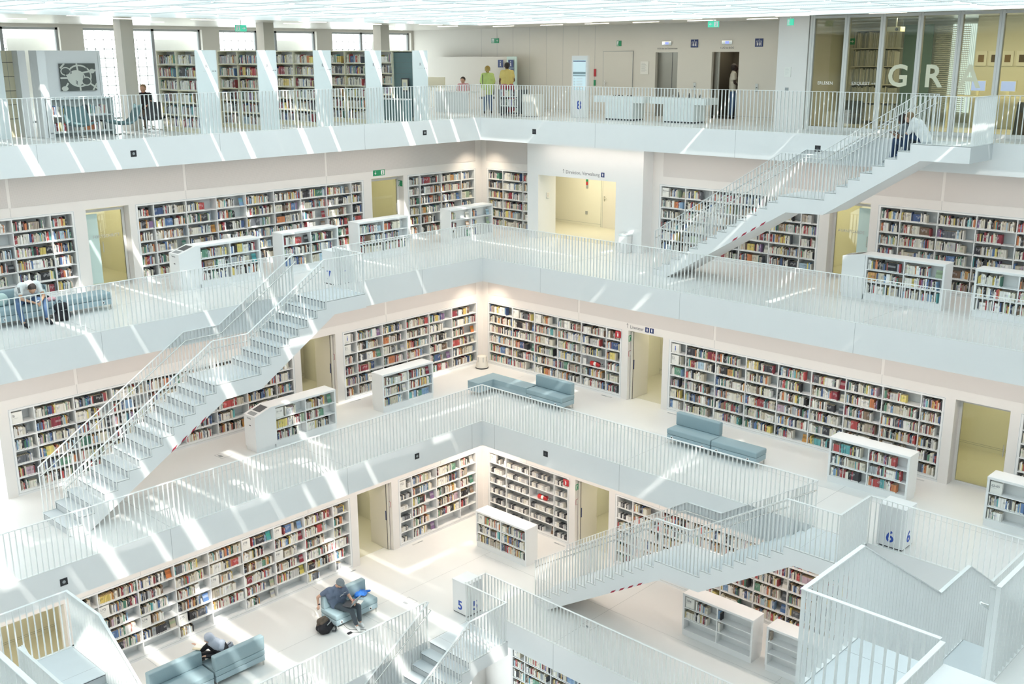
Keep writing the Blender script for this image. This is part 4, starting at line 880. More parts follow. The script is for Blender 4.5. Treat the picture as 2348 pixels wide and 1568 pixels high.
exit_sign('green exit sign hanging in front of the glass room', (-.6, 11.05, 2.78), q-.25, .22, .17, True, 'd', .1)
exit_sign('green exit sign on white wall right of window wall corner', (-4.49, -3.85, 2.5), q, .4, .18)
exit_sign('small green emergency sign above the beige door by elevators', (-4.49, 2.28, 2.34), q, .2, .18)
exit_sign('green exit sign inside glass room behind first pane', (-4.3, 10.9, 2.3), q, .3, .18)
exit_sign('green exit sign with down arrow above olive door on level 7', (3.42, WY[7]+.005, Z[7]+2.28), PI, .5, .19, False, 'd', 0, False)
exit_sign('small green camera-like sign beside olive door on level 7', (2.105, WY[7]-.26, Z[7]+1.82), q, .2, .2)
exit_sign('green emergency sign beside sliding door right of level 6 extinguisher case', (WX[6]-.02, 7.29, Z[6]+1.85), PI, .18, .18)
exit_sign('green emergency sign beside sliding door near boxed media bookcase', (WX[5]-.02, 7.29, Z[5]+1.85), PI, .18, .18)
def plate_sign(name, label, loc, rot, w, h, bg, txt=None, ink='white_ink', size=.1, cat='sign', lines=0, th=.015):
    t = thing(name, label, cat, loc, rot); m = MB(); m.box(0, -th, 0, w, 0, h, bg); m.build('plate', t); m = MB()
    if txt: text_geo(m, txt, size, ink, w/2, h*.5-size*.36, -th-.001, 'CENTER')
    for i in range(lines): m.box(w*.12, -th-.002, h*(.85-.7*i/max(1, lines)), w*(.55+.3*((i*7) % 5)/5), -th-.001, h*(.85-.7*i/max(1, lines))+h*.015, ink)
    if m.v: m.build('lettering', t)
    return t
def hose_sign(label, loc, rot): 
    t = plate_sign('extinguisher_sign', label, loc, rot, .2, .2, 'red_sign'); m = MB(); m.tube([(.1, -.018, .04), (.1, -.018, .13)], .022, 'white_ink', 8); m.tube([(.1, -.018, .13), (.1, -.018, .16), (.06, -.018, .15)], .008, 'white_ink', 6); m.build('pictogram', t)
hose_sign('red extinguisher sign projecting left of the wide portal', (WX[7]+.03, 1.02, Z[7]+1.95), q); hose_sign('red extinguisher sign above the blue sofa with creased backrest', (WX[6]+.03, 6.82, Z[6]+1.92), q); hose_sign('red extinguisher sign at boxed media bookcase, lowest of three', (WX[5]+.03, 6.85, Z[5]+1.92), q)
def wall_text(label, txt, loc, rot, size, icons=0, arrow=True):
    t = thing('wall_lettering', label, 'sign', loc, rot); m = MB(); x = 0
    if arrow: m.box(.035, -.003, 0, .045, -.001, .13, 'grey_ink'); m.prism([(.0, .08), (.04, .14), (.08, .08), (.04, .115)], -.003, -.001, 'grey_ink', 'y'); x = .14
    text_geo(m, txt, size, 'grey_ink', x, 0, -.002); m.build('words', t); wd = max(v[0] for v in m.v)+.06
    for i in range(icons): m = MB(); m.box(wd+i*.17, -.003, -.02, wd+i*.17+.14, -.001, .13, 'navy_sign'); m.box(wd+i*.17+.05, -.004, .01, wd+i*.17+.09, -.003, .1, 'white_ink'); m.build('icon', t)
wall_text('grey lettering Direktion, Verwaltung above the wide portal', 'Direktion, Verwaltung', (-1.13, 2.72, Z[7]+2.33), q, .16, 1)
wall_text('grey lettering Literatur above level 6 sliding door opening', 'Literatur', (WX[6]+.002, 7.2, Z[6]+2.28), q, .14, 2)
wall_text('grey lettering Literatur beside the left stairs on level 6', 'Literatur', (8.75, WY[6]+.003, Z[6]+2.26), PI, .14, 0)
wall_text('small grey lettering 8.OG bis zur Dachterrasse above left elevator', '8.OG bis zur Dachterrasse', (-4.495, 4.02, 2.22), q, .075, 0, False)
wall_text('small grey lettering 1.UG bis 8.OG above right elevator', '1.UG bis 8.OG', (-4.495, 6.5, 2.22), q, .085, 0, False)
# elevator indicators, blue pictogram plates, call buttons
for y, lb in ((4.22, 'left'), (6.57, 'right')):
    t = thing('elevator_indicator', 'silver floor indicator with blue display above %s elevator' % lb, 'display', (-4.49, y, 2.35), q); m = MB(); m.box(0, -.02, 0, .38, 0, .13, 'steel'); m.build('housing', t, bevel=.005); m = MB(); m.box(.13, -.023, .03, .26, -.02, .1, 'display_blue'); m.build('screen', t)
for y, lb in ((5.37, 'between the two elevators'), (7.78, 'right of the right elevator')):
    t = plate_sign('elevator_sign', 'navy elevator pictogram plate %s' % lb, (-4.495, y, 2.27), q, .28, .25, 'navy_sign'); m = MB()
    m.box(.04, -.018, .03, .05, -.016, .17, 'white_ink'); m.box(.23, -.018, .03, .24, -.016, .17, 'white_ink'); m.box(.04, -.018, .17, .24, -.016, .18, 'white_ink'); m.box(.135, -.018, .2, .145, -.016, .24, 'white_ink')
    for x in (.1, .18): m.ball((x, -.018, .14), .017, 'white_ink', 8, 6); m.box(x-.022, -.019, .04, x+.022, -.016, .12, 'white_ink')
    m.build('pictogram', t)
for y, lb in ((5.53, 'between the elevators'), (7.87, 'right of the right elevator')): t = thing('call_button', 'steel elevator call panel on wall %s' % lb, 'button', (-4.495, y, .9), q); m = MB(); m.box(0, -.012, 0, .1, 0, .24, 'steel'); m.build('plate', t); m = MB(); m.tube([(.05, -.012, .12), (.05, -.02, .12)], .02, 'dark_steel', 10); m.build('button', t)
def elevator(n, y0, y1, open_):
    mb = MB(); z1 = 2.12
    if not open_: mb.box(-4.72, y0, 0, -4.68, y1, z1, 'lift_steel'); mb.box(-4.679, y0+(y1-y0)*.62, 0, -4.675, y0+(y1-y0)*.64, z1, 'dark_gap'); mb.box(-4.68, y0+.0, 0, -4.62, y0+.02, z1, 'lift_steel')
    else:
        mb.box(-6.1, y0-.2, 0, -6.05, y1+.5, 2.3, 'lift_dark'); mb.box(-6.1, y0-.2, 0, -4.66, y0-.15, 2.3, 'lift_dark'); mb.box(-6.1, y1+.45, 0, -4.66, y1+.5, 2.3, 'lift_dark'); mb.box(-6.1, y0-.2, 2.3, -4.66, y1+.5, 2.35, 'lift_dark'); mb.box(-6.1, y0-.2, -.0, -4.62, y1+.5, .006, 'lift_dark')
        mb.box(-4.72, y0, 0, -4.68, y0+.12, z1, 'lift_steel'); mb.box(-4.70, y0+.14, 0, -4.66, y0+.2, z1, 'lift_steel')
    tag(mb.build('door_%d' % n), kind='structure')
elevator(1, 3.95, 4.86, False); elevator(2, 6.2, 7.22, True)
def door(n, side, along, off, z, w, h, m_='beige_wall', handle='l', t=.02):
    loc, rot = place(side, along, off, z); mb = MB(); mb.box(0, -t, 0, w, 0, h, m_); e = .012
    mb.box(-e, -t-.001, 0, 0, .0, h+e, 'grey'); mb.box(w, -t-.001, 0, w+e, 0, h+e, 'grey'); mb.box(-e, -t-.001, h, w+e, 0, h+e, 'grey')
    o = tag(mb.build('door_%d' % n, None, loc, rot), kind='structure'); m = MB(); x = .08 if handle == 'l' else w-.08; d = 1 if handle == 'l' else -1
    m.box(x-.02, -t-.01, .98, x+.02, -t, 1.16, 'steel'); m.tube([(x, -t-.05, 1.1), (x+.13*d, -t-.05, 1.1)], .012, 'steel', 8); m.tube([(x, -t, 1.1), (x, -t-.05, 1.1)], .01, 'steel', 8); m.build('door_handle', o); return o
door(3, 'R', 1.71, -4.495, 0, 1.29, 2.16, 'beige_wall'); door(4, 'R', 1.8, -4.49, Z[7], 1.25, 2.35, 'beige_wall')
def glazed_door(n, side, L, along, w, h=2.14, off=-.3, frost=False, handle='r'):
    base = (WY if side == 'L' else WX)[L]; loc, rot = place(side, along, base+off, Z[L]); mb = MB(); f = .07
    mb.box(0, -.03, 0, f, .03, h, 'glass_frame'); mb.box(w-f, -.03, 0, w, .03, h, 'glass_frame'); mb.box(f, -.03, h-f, w-f, .03, h, 'glass_frame'); mb.box(f, -.03, 0, w-f, .03, .06, 'glass_frame')
    o = tag(mb.build('door_%d' % n, None, loc, rot), kind='structure'); m = MB(); m.box(f, -.006, .06, w-f, .006, h-f, 'glass_yellow'); m.build('glass_pane', o)
    if frost: m = MB(); m.box(*( (f, -.012, .1, w*.36, -.008, h-.12) if frost == 'l' else (w*.62, -.012, .1, w-f, -.008, h-.12)), 'frosted'); m.build('frosted_panel', o)
    m = MB(); x = w*.42 if handle == 'm' else w-.14; m.tube([(x, -.06, .95), (x, -.06, 1.25)], .012, 'steel', 8); m.tube([(x, -.03, .97), (x, -.06, .97)], .008, 'steel', 6); m.build('door_handle', o); return o
glazed_door(5, 'L', 7, 13.3, 1.2, frost='l', handle='m'); glazed_door(6, 'L', 7, 3.5, 1.4, handle='r'); glazed_door(7, 'R', 7, 12.15, 1.18, frost='r'); glazed_door(8, 'R', 6, 17.12, 1.27, off=-.33)
# inner door seen through the right level 6 opening
loc, rot = place('R', 17.55, WX[6]-2.9, Z[6]); mb = MB(); mb.box(0, -.04, 0, 1.0, 0, 2.1, 'glass_frame'); o = tag(mb.build('door_9', None, loc, rot), kind='structure'); m = MB(); m.box(.2, -.045, .2, .95, -.04, 1.98, 'frosted'); m.build('glass_pane', o)
m = MB(); m.tube([(.1, -.09, 1.1), (.22, -.09, 1.1)], .012, 'steel', 8); m.tube([(.1, -.04, 1.1), (.1, -.09, 1.1)], .012, 'steel', 8); m.build('door_handle', o)
# sliding doors folded in the openings
n = 10
for side, L, a in (('L', 6, 7.34), ('R', 6, 7.3), ('L', 5, 7.34), ('R', 5, 7.3)):
    w = (WY if side == 'L' else WX)[L]; mb = MB()
    def bb(a0, a1, d0, d1, z0, z1, mt):
        if side == 'L': mb.box(a0, w-d1, z0, a1, w-d0, z1, mt)
        else: mb.box(w-d1, a0, z0, w-d0, a1, z1, mt)
    bb(a, a+.06, .12, .95, Z[L]+.01, Z[L]+2.14, 'beige_wall'); bb(a+.061, a+.066, .16, .18, Z[L]+.01, Z[L]+2.14, 'dark_gap'); bb(a+.061, a+.07, .19, .22, Z[L]+.95, Z[L]+1.25, 'navy_sign')
    tag(mb.build('door_%d' % n), kind='structure'); n += 1
for side, L, lb in (('R', 6, 'beside the Literatur lettering'), ('R', 5, 'behind the lower right staircase'), ('L', 6, 'left of the i card and far corner'), ('L', 5, 'above man in cap, left of card 182')):
    w = (WY if side == 'L' else WX)[L]; loc = (7.326, w-.2, Z[L]+1.38) if side == 'L' else (w-.03, 7.285, Z[L]+1.38)
    t = thing('notice_plate', 'small framed notice on pier %s' % lb, 'sign', loc, PI+q if side == 'L' else PI); m = MB()
    if side == 'L': t.rotation_euler[2] = q
    m.box(0, -.008, 0, .13, 0, .17, 'tape_red'); m.box(.006, -.01, .006, .124, -.007, .164, 'paper'); m.build('frame', t); m = MB()
    for i in range(4): m.box(.02, -.012, .03+i*.035, .1, -.01, .036+i*.035, 'pale_ink')
    m.build('lettering', t)
plate_sign('notice_plate', 'small red-framed notice on the left reveal of wide portal', (-1.55, 1.625, Z[7]+1.35), PI, .18, .2, 'paper', lines=5, ink='tape_red')
# shelves in the corridors seen through openings
for L, x, lb in ((6, 8.1, 'books in corridor shelf behind the left stairs, level 6'), (5, 8.0, 'pale empty corridor shelf behind level 5 left opening')):
    w = WY[L]-2.75; t = thing('corridor_bookcase', 'pale ' + lb if L == 6 else lb, 'bookcase', (9.2, w+.35, Z[L]), PI); m = MB()
    for z_ in (.1, .45, .8, 1.15, 1.5, 1.85): m.box(0, 0, z_-.02, 2.2, .33, z_, 'corridor_wall')
    m.build('shelf_boards', t); m = MB()
    for x_ in (0, 1.1, 2.18): m.box(x_, 0, 0, x_+.02, .33, 1.87, 'corridor_wall')
    m.build('uprights', t)
    if L == 6:
        tr = Matrix.Translation((9.2, w+.35, Z[L])) @ Matrix.Rotation(PI, 4, 'Z'); rng = np.random.default_rng(77); CASEINFO['cor'] = 'corridor shelf'
        for z_ in (.1, .45, .8, 1.15, 1.5): fill(tr, 'cor', 0, 0, 0.02, 1.1, z_, .33, .03); fill(tr, 'cor', 1, 0, 1.12, 2.18, z_, .33, .03)
# ------------------------------------------------------------------ small things on the galleries
def stool(label, x, y, z):
    t = thing('step_stool', label, 'stool', (x, y, z)); m = MB(); m.lathe([(.215, .02), (.21, .05), (.19, .2), (.17, .24), (.165, .41), (.15, .425), (0.02, .43)], 'beige_wall', seg=28); m.build('drum', t); m = MB(); m.lathe([(.2, 0), (.222, .01), (.222, .035), (.2, .04)], 'black', seg=28); m.build('rubber_ring', t)
    m = MB()
    for k in range(6): a = k*PI/3; m.box(.168*math.cos(a)-.006, .168*math.sin(a)-.006, .22, .168*math.cos(a)+.006, .168*math.sin(a)+.006, .4, 'grey')
    m.build('seams', t)
stool('round beige step stool in the far corner of level 6', 1.62, 1.55, Z[6]); stool('beige step stool half hidden behind low shelf on level 5', 3.95, 4.15, Z[5])
t = thing('waste_bin', 'square white waste bin beside the wide portal on level 7', 'bin', (-1.1, 5.35, Z[7])); m = MB(); m.box(0, 0, 0, .26, .34, .54, 'shelf_white'); m.build('body', t, bevel=.005); m = MB(); m.box(-.004, -.004, .545, .264, .344, .6, 'panel_bluewhite'); m.box(.08, .1, .6, .18, .24, .602, 'grey'); m.build('lid', t)
def extinguisher(label, x, y, z):
    t = thing('fire_extinguisher', label, 'fire extinguisher', (x, y, z+.075)); m = MB(); a = .075
    m.tube([(0, -.22, 0), (0, -.2, 0), (0, .12, 0), (0, .17, 0)], [.04, a, a, .03], 'red_gloss', 18); m.build('cylinder', t)
    m = MB(); m.tube([(0, .17, 0), (0, .22, 0)], .02, 'steel', 10); m.tube([(0, .2, .0), (.0, .27, .06)], .01, 'black', 8); m.tube([(0, .2, .0), (.06, .12, .1), (.03, -.02, .09), (0, -.1, .08)], .011, 'black', 8); m.build('valve_and_hose', t)
    m = MB(); m.tube([(0, -.06, 0), (0, .03, 0)], a+.0015, 'paper', 18, cap=False); m.build('label_band', t)
P6_ = (2.135-.085)/6
extinguisher('red fire extinguisher lying among books above creased blue sofa', WX[6]-.1, 5.98, Z[6]+.085+2*P6_+.022); extinguisher('red fire extinguisher lying among pale boxed media, lower of the two', WX[5]-.1, 5.95, Z[5]+.085+3*P6_+.022)
plate_sign('notice_card', 'white card standing left of level 6 extinguisher', (WX[6]-.05, 5.5, Z[6]+.085+2*P6_+.022), q, .12, .2, 'paper', lines=4, ink='grey_ink')
# floor boxes and floor grilles
def floor_box(label, x, y, z):
    t = thing('floor_socket', label, 'floor box', (x, y, z+.002)); m = MB()
    for a in ((0, 0, .36, .008), (0, .352, .36, .36), (0, 0, .008, .36), (.352, 0, .36, .36)): m.box(a[0], a[1], 0, a[2], a[3], .002, 'seam')
    m.build('lid_edge', t); m = MB(); m.box(.24, .1, 0, .32, .26, .003, 'grey'); m.build('cable_outlet', t)
floor_box('square floor socket cover right of man with laptop', 8.9, 5.9, Z[5]); floor_box('square floor socket cover under the lower right stairs', 6.5, 10.3, Z[5]); floor_box('square floor socket cover near the left stairs on level 6', 11.9, 2.1, Z[6]); floor_box('square floor socket cover in sunlit part of level 5 left gallery', 14.0, 6.9, Z[5])
for k, (side, L, a) in enumerate((('L', 6, 7.0), ('R', 6, 6.4), ('R', 6, 8.9), ('R', 6, 16.2), ('L', 5, 9.3), ('L', 5, 6.7), ('R', 5, 6.6), ('L', 6, 16.3))):
    w = (WY if side == 'L' else WX)[L]+.12; loc, rot = place(side, a, w, Z[L]+.001); m = MB(); m.box(0, -.06, 0, .42, 0, .002, 'pale_ink'); m.box(.02 if side == 'R' else .22, -.05, .002, .2 if side == 'R' else .4, -.01, .003, 'grey')
    tag(m.build('floor_grille', None, loc, rot), ['slim floor grille left of level 6 left sliding door pier', 'slim floor grille at right end of level 6 corner bookcase', 'slim floor grille before the i card, level 6 right', 'slim floor grille beside right glazed door of level 6', 'slim floor grille behind man in cap near opening', 'slim floor grille under the 182 bookcase', 'slim floor grille at right end of boxed media bookcase', 'slim floor grille under the B bookcase'][k], 'floor grille')
# little black loudspeakers set in the fascias
for k, (side, a, off, z_) in enumerate((('L', 12.72, 0, -.45), ('L', 2.65, 0, -.45), ('R', 2.38, 0, -.44), ('R', 12.42, 0, -.44), ('L', 8.1, EY[6], Z[6]-.44), ('L', 17.95, EY[6], Z[6]-.43), ('R', 7.78, EX[6], Z[6]-.45))):
    loc, rot = place(side, a, off, z_); t = thing('wall_speaker', ['black square speaker in top fascia near left edge', 'black square speaker in top fascia just left of far corner', 'black square speaker in top fascia just right of far corner', 'black square speaker in top fascia above the upper stairs', 'black square speaker in level 6 fascia left of corner', 'black square speaker in level 6 fascia at lower left', 'black square speaker in level 6 fascia right of corner'][k], 'speaker', loc, rot)
    m = MB(); m.box(0, -.006, 0, .16, .0, .16, 'black'); m.build('plate', t); m = MB(); m.tube([(.08, -.006, .08), (.08, -.014, .08)], .035, 'charcoal' if side == 'R' else 'grey', 14); m.build('grille', t)
# ------------------------------------------------------------------ level 8 furniture
R_X = [9.8, 7.86, 5.92, 3.98, 2.04]
where = ['first and leftmost', 'second from left', 'third from left', 'fourth from left', 'last, beside the desk']
def r_shelf(i, x):
    t = thing('bookshelf', 'tall bookshelf with blue-white end panel lettered R, %s' % where[i], 'bookshelf', (x, -.36, 0)); D = 2.06; h = 2.2; W = .64
    m = MB(); m.box(0, -.03, .0, W, 0, h, 'panel_bluewhite'); m.build('end_panel', t)
    m = MB(); g = MB(); text_geo(g, 'R', .13, 'grey_ink', 0, 0, align='CENTER'); m.add([(W/2-v[0], -v[1], h-.47+v[2]) for v in g.v], g.f, 'grey_ink')
    m.box(W/2-.12, .0, h-.56, W/2+.12, .002, h-.555, 'pale_ink'); m.box(.03, 0, h-.56, .08, .002, h-.54, 'grey_ink'); m.box(.11, 0, h-.56, .15, .002, h-.54, 'grey_ink'); m.build('lettering', t)
    m = MB(); m.box(W/2-.01, -D, .1, W/2+.01, -.03, h-.03, 'shelf_back'); m.build('back_panel', t)
    m = MB(); m.box(0, -D, h-.03, W, -.03, h, 'cream'); m.box(0, -D, 0, W, -D+.03, h-.03, 'cream'); m.box(.02, -D+.02, 0, W-.02, -.03, .1, 'cream'); m.box(0, -D/2-.025, .1, W, -D/2-.002, h-.03, 'cream'); m.build('frame', t)
    P = (h-.16)/6
    if i < 4:
        for r in range(6): m = MB(); m.box(0, -D+.03, .1+r*P, W, -.03, .125+r*P, 'cream'); m.build('shelf_board', t)
    else:
        for r in range(6): m = MB(); m.box(0, -D+.03, .1+r*P, W, -D/2-.02, .125+r*P, 'cream'); m.build('shelf_board', t)
    tr = Matrix.Translation((x+W, -.36-D, 0)) @ Matrix.Rotation(q, 4, 'Z'); global rng; rng = np.random.default_rng(90+i); CASEINFO['r%d' % i] = 'R bookshelf'
    for r in range(6):
        for b, (a0, a1) in enumerate(((.04, D/2), (D/2+.03, D-.04))):
            if i == 4 and b == 1: continue
            fill(tr, 'r%d' % i, b, r, a0, a1, .125+(5-r)*P, P-.02, .03, 'day', 1.0 if rng.random() < .7 else .8)
for i, x in enumerate(R_X): r_shelf(i, x)
t = thing('slatted_cabinet', 'grey-green slatted cabinet filling half of the last R bookshelf', 'cabinet', (2.12, -1.40, .02)); m = MB(); m.box(0, 0, 0, .48, .98, 2.12, 'teal_fabric'); m.build('body', t); m = MB()
for k in range(12): m.box(.48, .01, .1+k*.17, .488, .97, .105+k*.17, 'dark_steel')
m.build('slats', t)
t = thing('framed_picture', 'small framed picture leaning before the slatted cabinet', 'picture', (2.72, -.9, .92), q); m = MB(); m.box(0, 0, 0, .34, .03, .42, 'black'); m.build('frame', t); m = MB(); m.box(.04, -.004, .04, .3, 0, .38, 'cream'); m.box(.1, -.006, .1, .24, -.004, .28, 'pale_ink'); m.build('picture', t)
t = thing('counter', 'white and dark counter behind the last R bookshelf', 'counter', (2.72, -1.5, 0)); m = MB(); m.box(0, 0, .66, .35, 1.1, .7, 'shelf_white'); m.box(0, 0, 0, .33, 1.1, .66, 'teal_fabric'); m.build('body', t)
# partition with picture, low display shelf in front
t = thing('display_partition', 'grey-white freestanding wall unit at left of top level', 'partition', (13.98, -2.35, 0), PI); m = MB(); m.box(0, 0, 0, 1.86, .12, 2.2, 'shelf_white'); m.box(.002, -.35, .002, .22, -.001, 2.195, 'shelf_white'); m.build('panel', t); m = MB(); m.box(.3, -.003, .1, .306, 0, 2.15, 'seam'); m.box(1.78, -.003, .1, 1.79, 0, 2.15, 'seam'); m.build('joints', t)
t = thing('picture', 'framed black and white print of round garden paths with figures', 'picture', (13.3, -2.31, 1.17), PI); m = MB(); W, Hh = .98, .7; m.box(0, -.02, 0, W, 0, Hh, 'art_dark'); m.build('canvas', t); m = MB(); y = -.022
DK = [0]
def disc(cx, cz, rx, rz, mt, dy=0): DK[0] += .0004; dy += DK[0]; m.add([(cx, y-dy, cz)] + [(cx+rx*math.cos(k*PI/14), y-dy, cz+rz*math.sin(k*PI/14)) for k in range(28)], [(0, (k+1) % 28+1, k+1) for k in range(28)], mt)
BK = [0]
def bar(x0, z0, x1, z1, w, mt, dy=0): BK[0] += .0006; dy += BK[0]; d = Vector((x1-x0, 0, z1-z0)).normalized(); nx, nz = -d.z*w/2, d.x*w/2; m.add([(x0+nx, y-dy, z0+nz), (x0-nx, y-dy, z0-nz), (x1-nx, y-dy, z1-nz), (x1+nx, y-dy, z1+nz)], [(0, 1, 2, 3)], mt)
disc(.52, .38, .34, .29, 'art_light'); disc(.52, .38, .30, .25, 'art_dark', .001); disc(.44, .33, .24, .2, 'art_light', .002); disc(.16, .5, .14, .11, 'art_light', .003); disc(.16, .5, .11, .085, 'art_dark', .004); disc(.7, .24, .14, .12, 'art_light', .003); disc(.7, .24, .11, .09, 'art_dark', .004); disc(.1, .06, .09, .06, 'art_light', .003); disc(.88, .5, .07, .06, 'art_light', .003)
for b_ in ((.5, .4, .47, .7), (.5, .3, .52, 0), (.55, .45, .98, .52), (.2, .2, .05, .0), (0, .33, .2, .33), (.8, .18, .98, .05), (.02, .58, .14, .7), (.86, 0, .98, .18)): bar(*b_, .045, 'art_light', .003)
for px_, pz_ in ((.27, .48), (.3, .49), (.14, .42), (.41, .22), (.44, .2), (.62, .34), (.72, .6)): m.box(px_, y-.006, pz_-.05, px_+.015, y-.005, pz_+.05, 'charcoal')
m.build('print', t)
t = thing('display_shelf', 'low pale display shelf of magazines beneath the picture', 'bookshelf', (13.9, -2.0, 0), PI); m = MB(); m.box(0, .3, 0, 1.85, .33, .98, 'panel_bluewhite'); m.box(0, 0, .96, 1.85, .3, .99, 'panel_bluewhite'); m.box(0, 0, .1, 1.85, .3, .13, 'panel_bluewhite'); m.box(0, 0, .52, 1.85, .3, .55, 'panel_bluewhite'); m.box(0, 0, 0, .03, .3, .98, 'panel_bluewhite'); m.box(1.82, 0, 0, 1.85, .3, .98, 'panel_bluewhite'); m.build('body', t)
tr = Matrix.Translation((13.9, -2.0, 0)) @ Matrix.Rotation(PI, 4, 'Z'); rng = np.random.default_rng(5); CASEINFO['dsp'] = 'magazine shelf'
for z_ in (.13, .55): fill(tr, 'dsp', 0, 0, .05, 1.8, z_, .3, .03, 'day', .95)
t = thing('locker_cabinet', 'pale wooden locker cabinet at far left of top level', 'cabinet', (15.6, -3.1, 0), PI); m = MB(); m.box(0, 0, 0, 1.75, .5, 2.2, 'wood_pale'); m.build('body', t); m = MB()
for k in range(1, 6): m.box(0, -.006, .1+k*.36, 1.75, -.001, .112+k*.36, 'black')
for x in (.43, .87, 1.3): m.box(x, -.005, .1, x+.006, -.001, 2.18, 'grey')
m.build('drawer_gaps', t)
t = thing('side_panel', 'white wall panel between locker cabinet and partition', 'panel', (14.15, -2.75, 0), PI); m = MB(); m.box(0, 0, 0, .2, .6, 2.2, 'shelf_white'); m.build('panel', t)
t = thing('side_panel', 'white panel at extreme left edge of top level', 'panel', (15.2, -2.4, 0), PI); m = MB(); m.box(0, 0, 0, .5, .8, 2.2, 'panel_bluewhite'); m.build('panel', t)
def lounge(label, x, y, r, mt='teal_fabric'):
    t = thing('lounge_chair', label, 'chair', (x, y, 0), r); s = MB()
    n = 9; prof = [(-.34, .40), (-.2, .36), (0, .33), (.16, .33), (.25, .4), (.32, .52), (.39, .66), (.43, .78)]
    vs = []
    for yy, zz in prof:
        for k in range(n): u = -1+2*k/(n-1); vs.append((u*.30*(1 if zz < .6 else .9), yy+.03*u*u, zz+.05*u*u))
    F = [(i*n+k, i*n+k+1, (i+1)*n+k+1, (i+1)*n+k) for i in range(len(prof)-1) for k in range(n-1)]; s.add(vs, F, mt, True); o = s.build('shell', t); md = o.modifiers.new('s', 'SOLIDIFY'); md.thickness = .05
    m = MB(); m.tube([(0, 0, .04), (0, 0, .33)], .022, 'steel', 10)
    for k in range(4): a = PI/4+k*PI/2; m.tube([(0, 0, .06), (.3*math.cos(a), .3*math.sin(a), .02)], .014, 'steel', 8)
    m.build('swivel_base', t)
lounge('left teal swivel lounge chair in front of display shelf', 13.35, -1.3, PI*.93); lounge('right teal swivel lounge chair seen from the side, before column', 12.25, -1.25, PI*.45); lounge('dark swivel lounge chair by the window, left of first R bookshelf', 10.72, -2.5, PI*.7, 'charcoal')
lounge('dark swivel lounge chair under the reading person in black', 10.1, -3.95, PI*.85, 'charcoal')
# information desk zone
t = thing('desk_screen', 'long pale half-height wall behind the information desk', 'partition', (-4.1, -7.0, 0)); m = MB(); m.box(0, 0, 0, .08, 4.5, 2.0, 'beige_wall'); m.build('panel', t)
t = thing('desk_screen', 'pale green end panel behind the right information sign', 'partition', (-3.98, -2.5, 0)); m = MB(); m.box(0, 0, 0, .05, .5, 2.0, 'frosted'); m.build('panel', t)
for y, lb in ((-2.92, 'left'), (-2.38, 'right')):
    t = plate_sign('info_sign', 'navy plate with white letter i, %s one of two' % lb, (-3.9, y, 1.6), q, .26, .28, 'navy_sign'); m = MB(); m.ball((.13, -.02, .225), (.022, .004, .022), 'white_ink', 10, 6); m.box(.11, -.019, .05, .15, -.016, .18, 'white_ink'); m.box(.095, -.019, .05, .165, -.016, .068, 'white_ink'); m.box(.095, -.019, .165, .13, -.016, .18, 'white_ink'); m.build('letter', t)
t = plate_sign('info_sign', 'small pair of navy pictograms under right information sign', (-3.9, -2.38, 1.44), q, .26, .13, 'navy_sign'); m = MB(); m.box(.125, -.018, 0, .135, -.016, .13, 'beige_wall'); m.box(.03, -.018, .03, .1, -.016, .1, 'white_ink'); m.box(.16, -.018, .03, .23, -.016, .06, 'white_ink'); m.build('pictogram', t)
t = thing('desk', 'white information desk in front of woman in pink', 'desk', (-1.9, -4.2, 0)); m = MB(); m.box(0, 0, 0, .06, 1.7, .72, 'panel_bluewhite'); m.build('front_panel', t); m = MB(); m.box(-.75, -.05, .72, .1, 1.75, .76, 'shelf_white'); m.build('desktop', t)
t = thing('office_chair', 'empty dark office chair right of woman in pink', 'chair', (-3.4, -3.0, 0), q); m = MB(); m.box(-.2, .12, .6, .2, .17, 1.12, 'charcoal'); m.build('backrest', t, bevel=.02); m = MB(); m.box(-.22, -.25, .45, .22, .2, .53, 'charcoal'); m.build('seat', t, bevel=.02); m = MB(); m.tube([(0, 0, .05), (0, 0, .45)], .03, 'black', 8); m.build('column', t)
t = thing('office_chair', 'large dark chair back beside last R bookshelf', 'chair', (-1.2, -5.3, 0), q); m = MB(); m.box(-.25, .12, .6, .25, .18, 1.2, 'charcoal'); m.build('backrest', t, bevel=.02); m = MB(); m.box(-.25, -.25, .45, .25, .2, .53, 'charcoal'); m.build('seat', t, bevel=.02); m = MB(); m.tube([(0, 0, .05), (0, 0, .45)], .03, 'black', 8); m.build('column', t)
t = thing('potted_plant', 'grey-green houseplant beside the last R bookshelf', 'plant', (-.6, -4.9, .9)); m = MB(); rr = random.Random(5)
for k in range(26): a = rr.uniform(0, 2*PI); e = rr.uniform(.1, .3); x, y_, z_ = e*math.cos(a), e*math.sin(a), rr.uniform(.1, .4); m.add([(0, 0, 0), (x*.6-.03, y_*.6, z_*.7), (x, y_, z_), (x*.6+.03, y_*.6+.02, z_*.7)], [(0, 1, 2, 3)], 'grey' if k % 3 else 'teal_fabric')
m.build('leaves', t); m = MB(); m.lathe([(.07, -.14), (.1, .0)], 'charcoal', seg=12); m.build('pot', t); m = MB(); m.box(-.3, -.3, -.9, .3, .3, -.14, 'grey'); m.build('plinth', t)
for k, y_ in enumerate((-4.6, -4.15)): t = thing('monitor', ['pale computer monitor seen from behind at information desk, left one', 'pale computer monitor seen from behind at information desk, right one'][k], 'monitor', (-1.98, y_, .76), q+.2*k); m = MB(); m.box(-.24, 0, .12, .24, .05, .5, 'cream'); m.build('casing', t, bevel=.008); m = MB(); m.box(-.03, 0, 0, .03, .03, .14, 'cream'); m.build('stand', t)
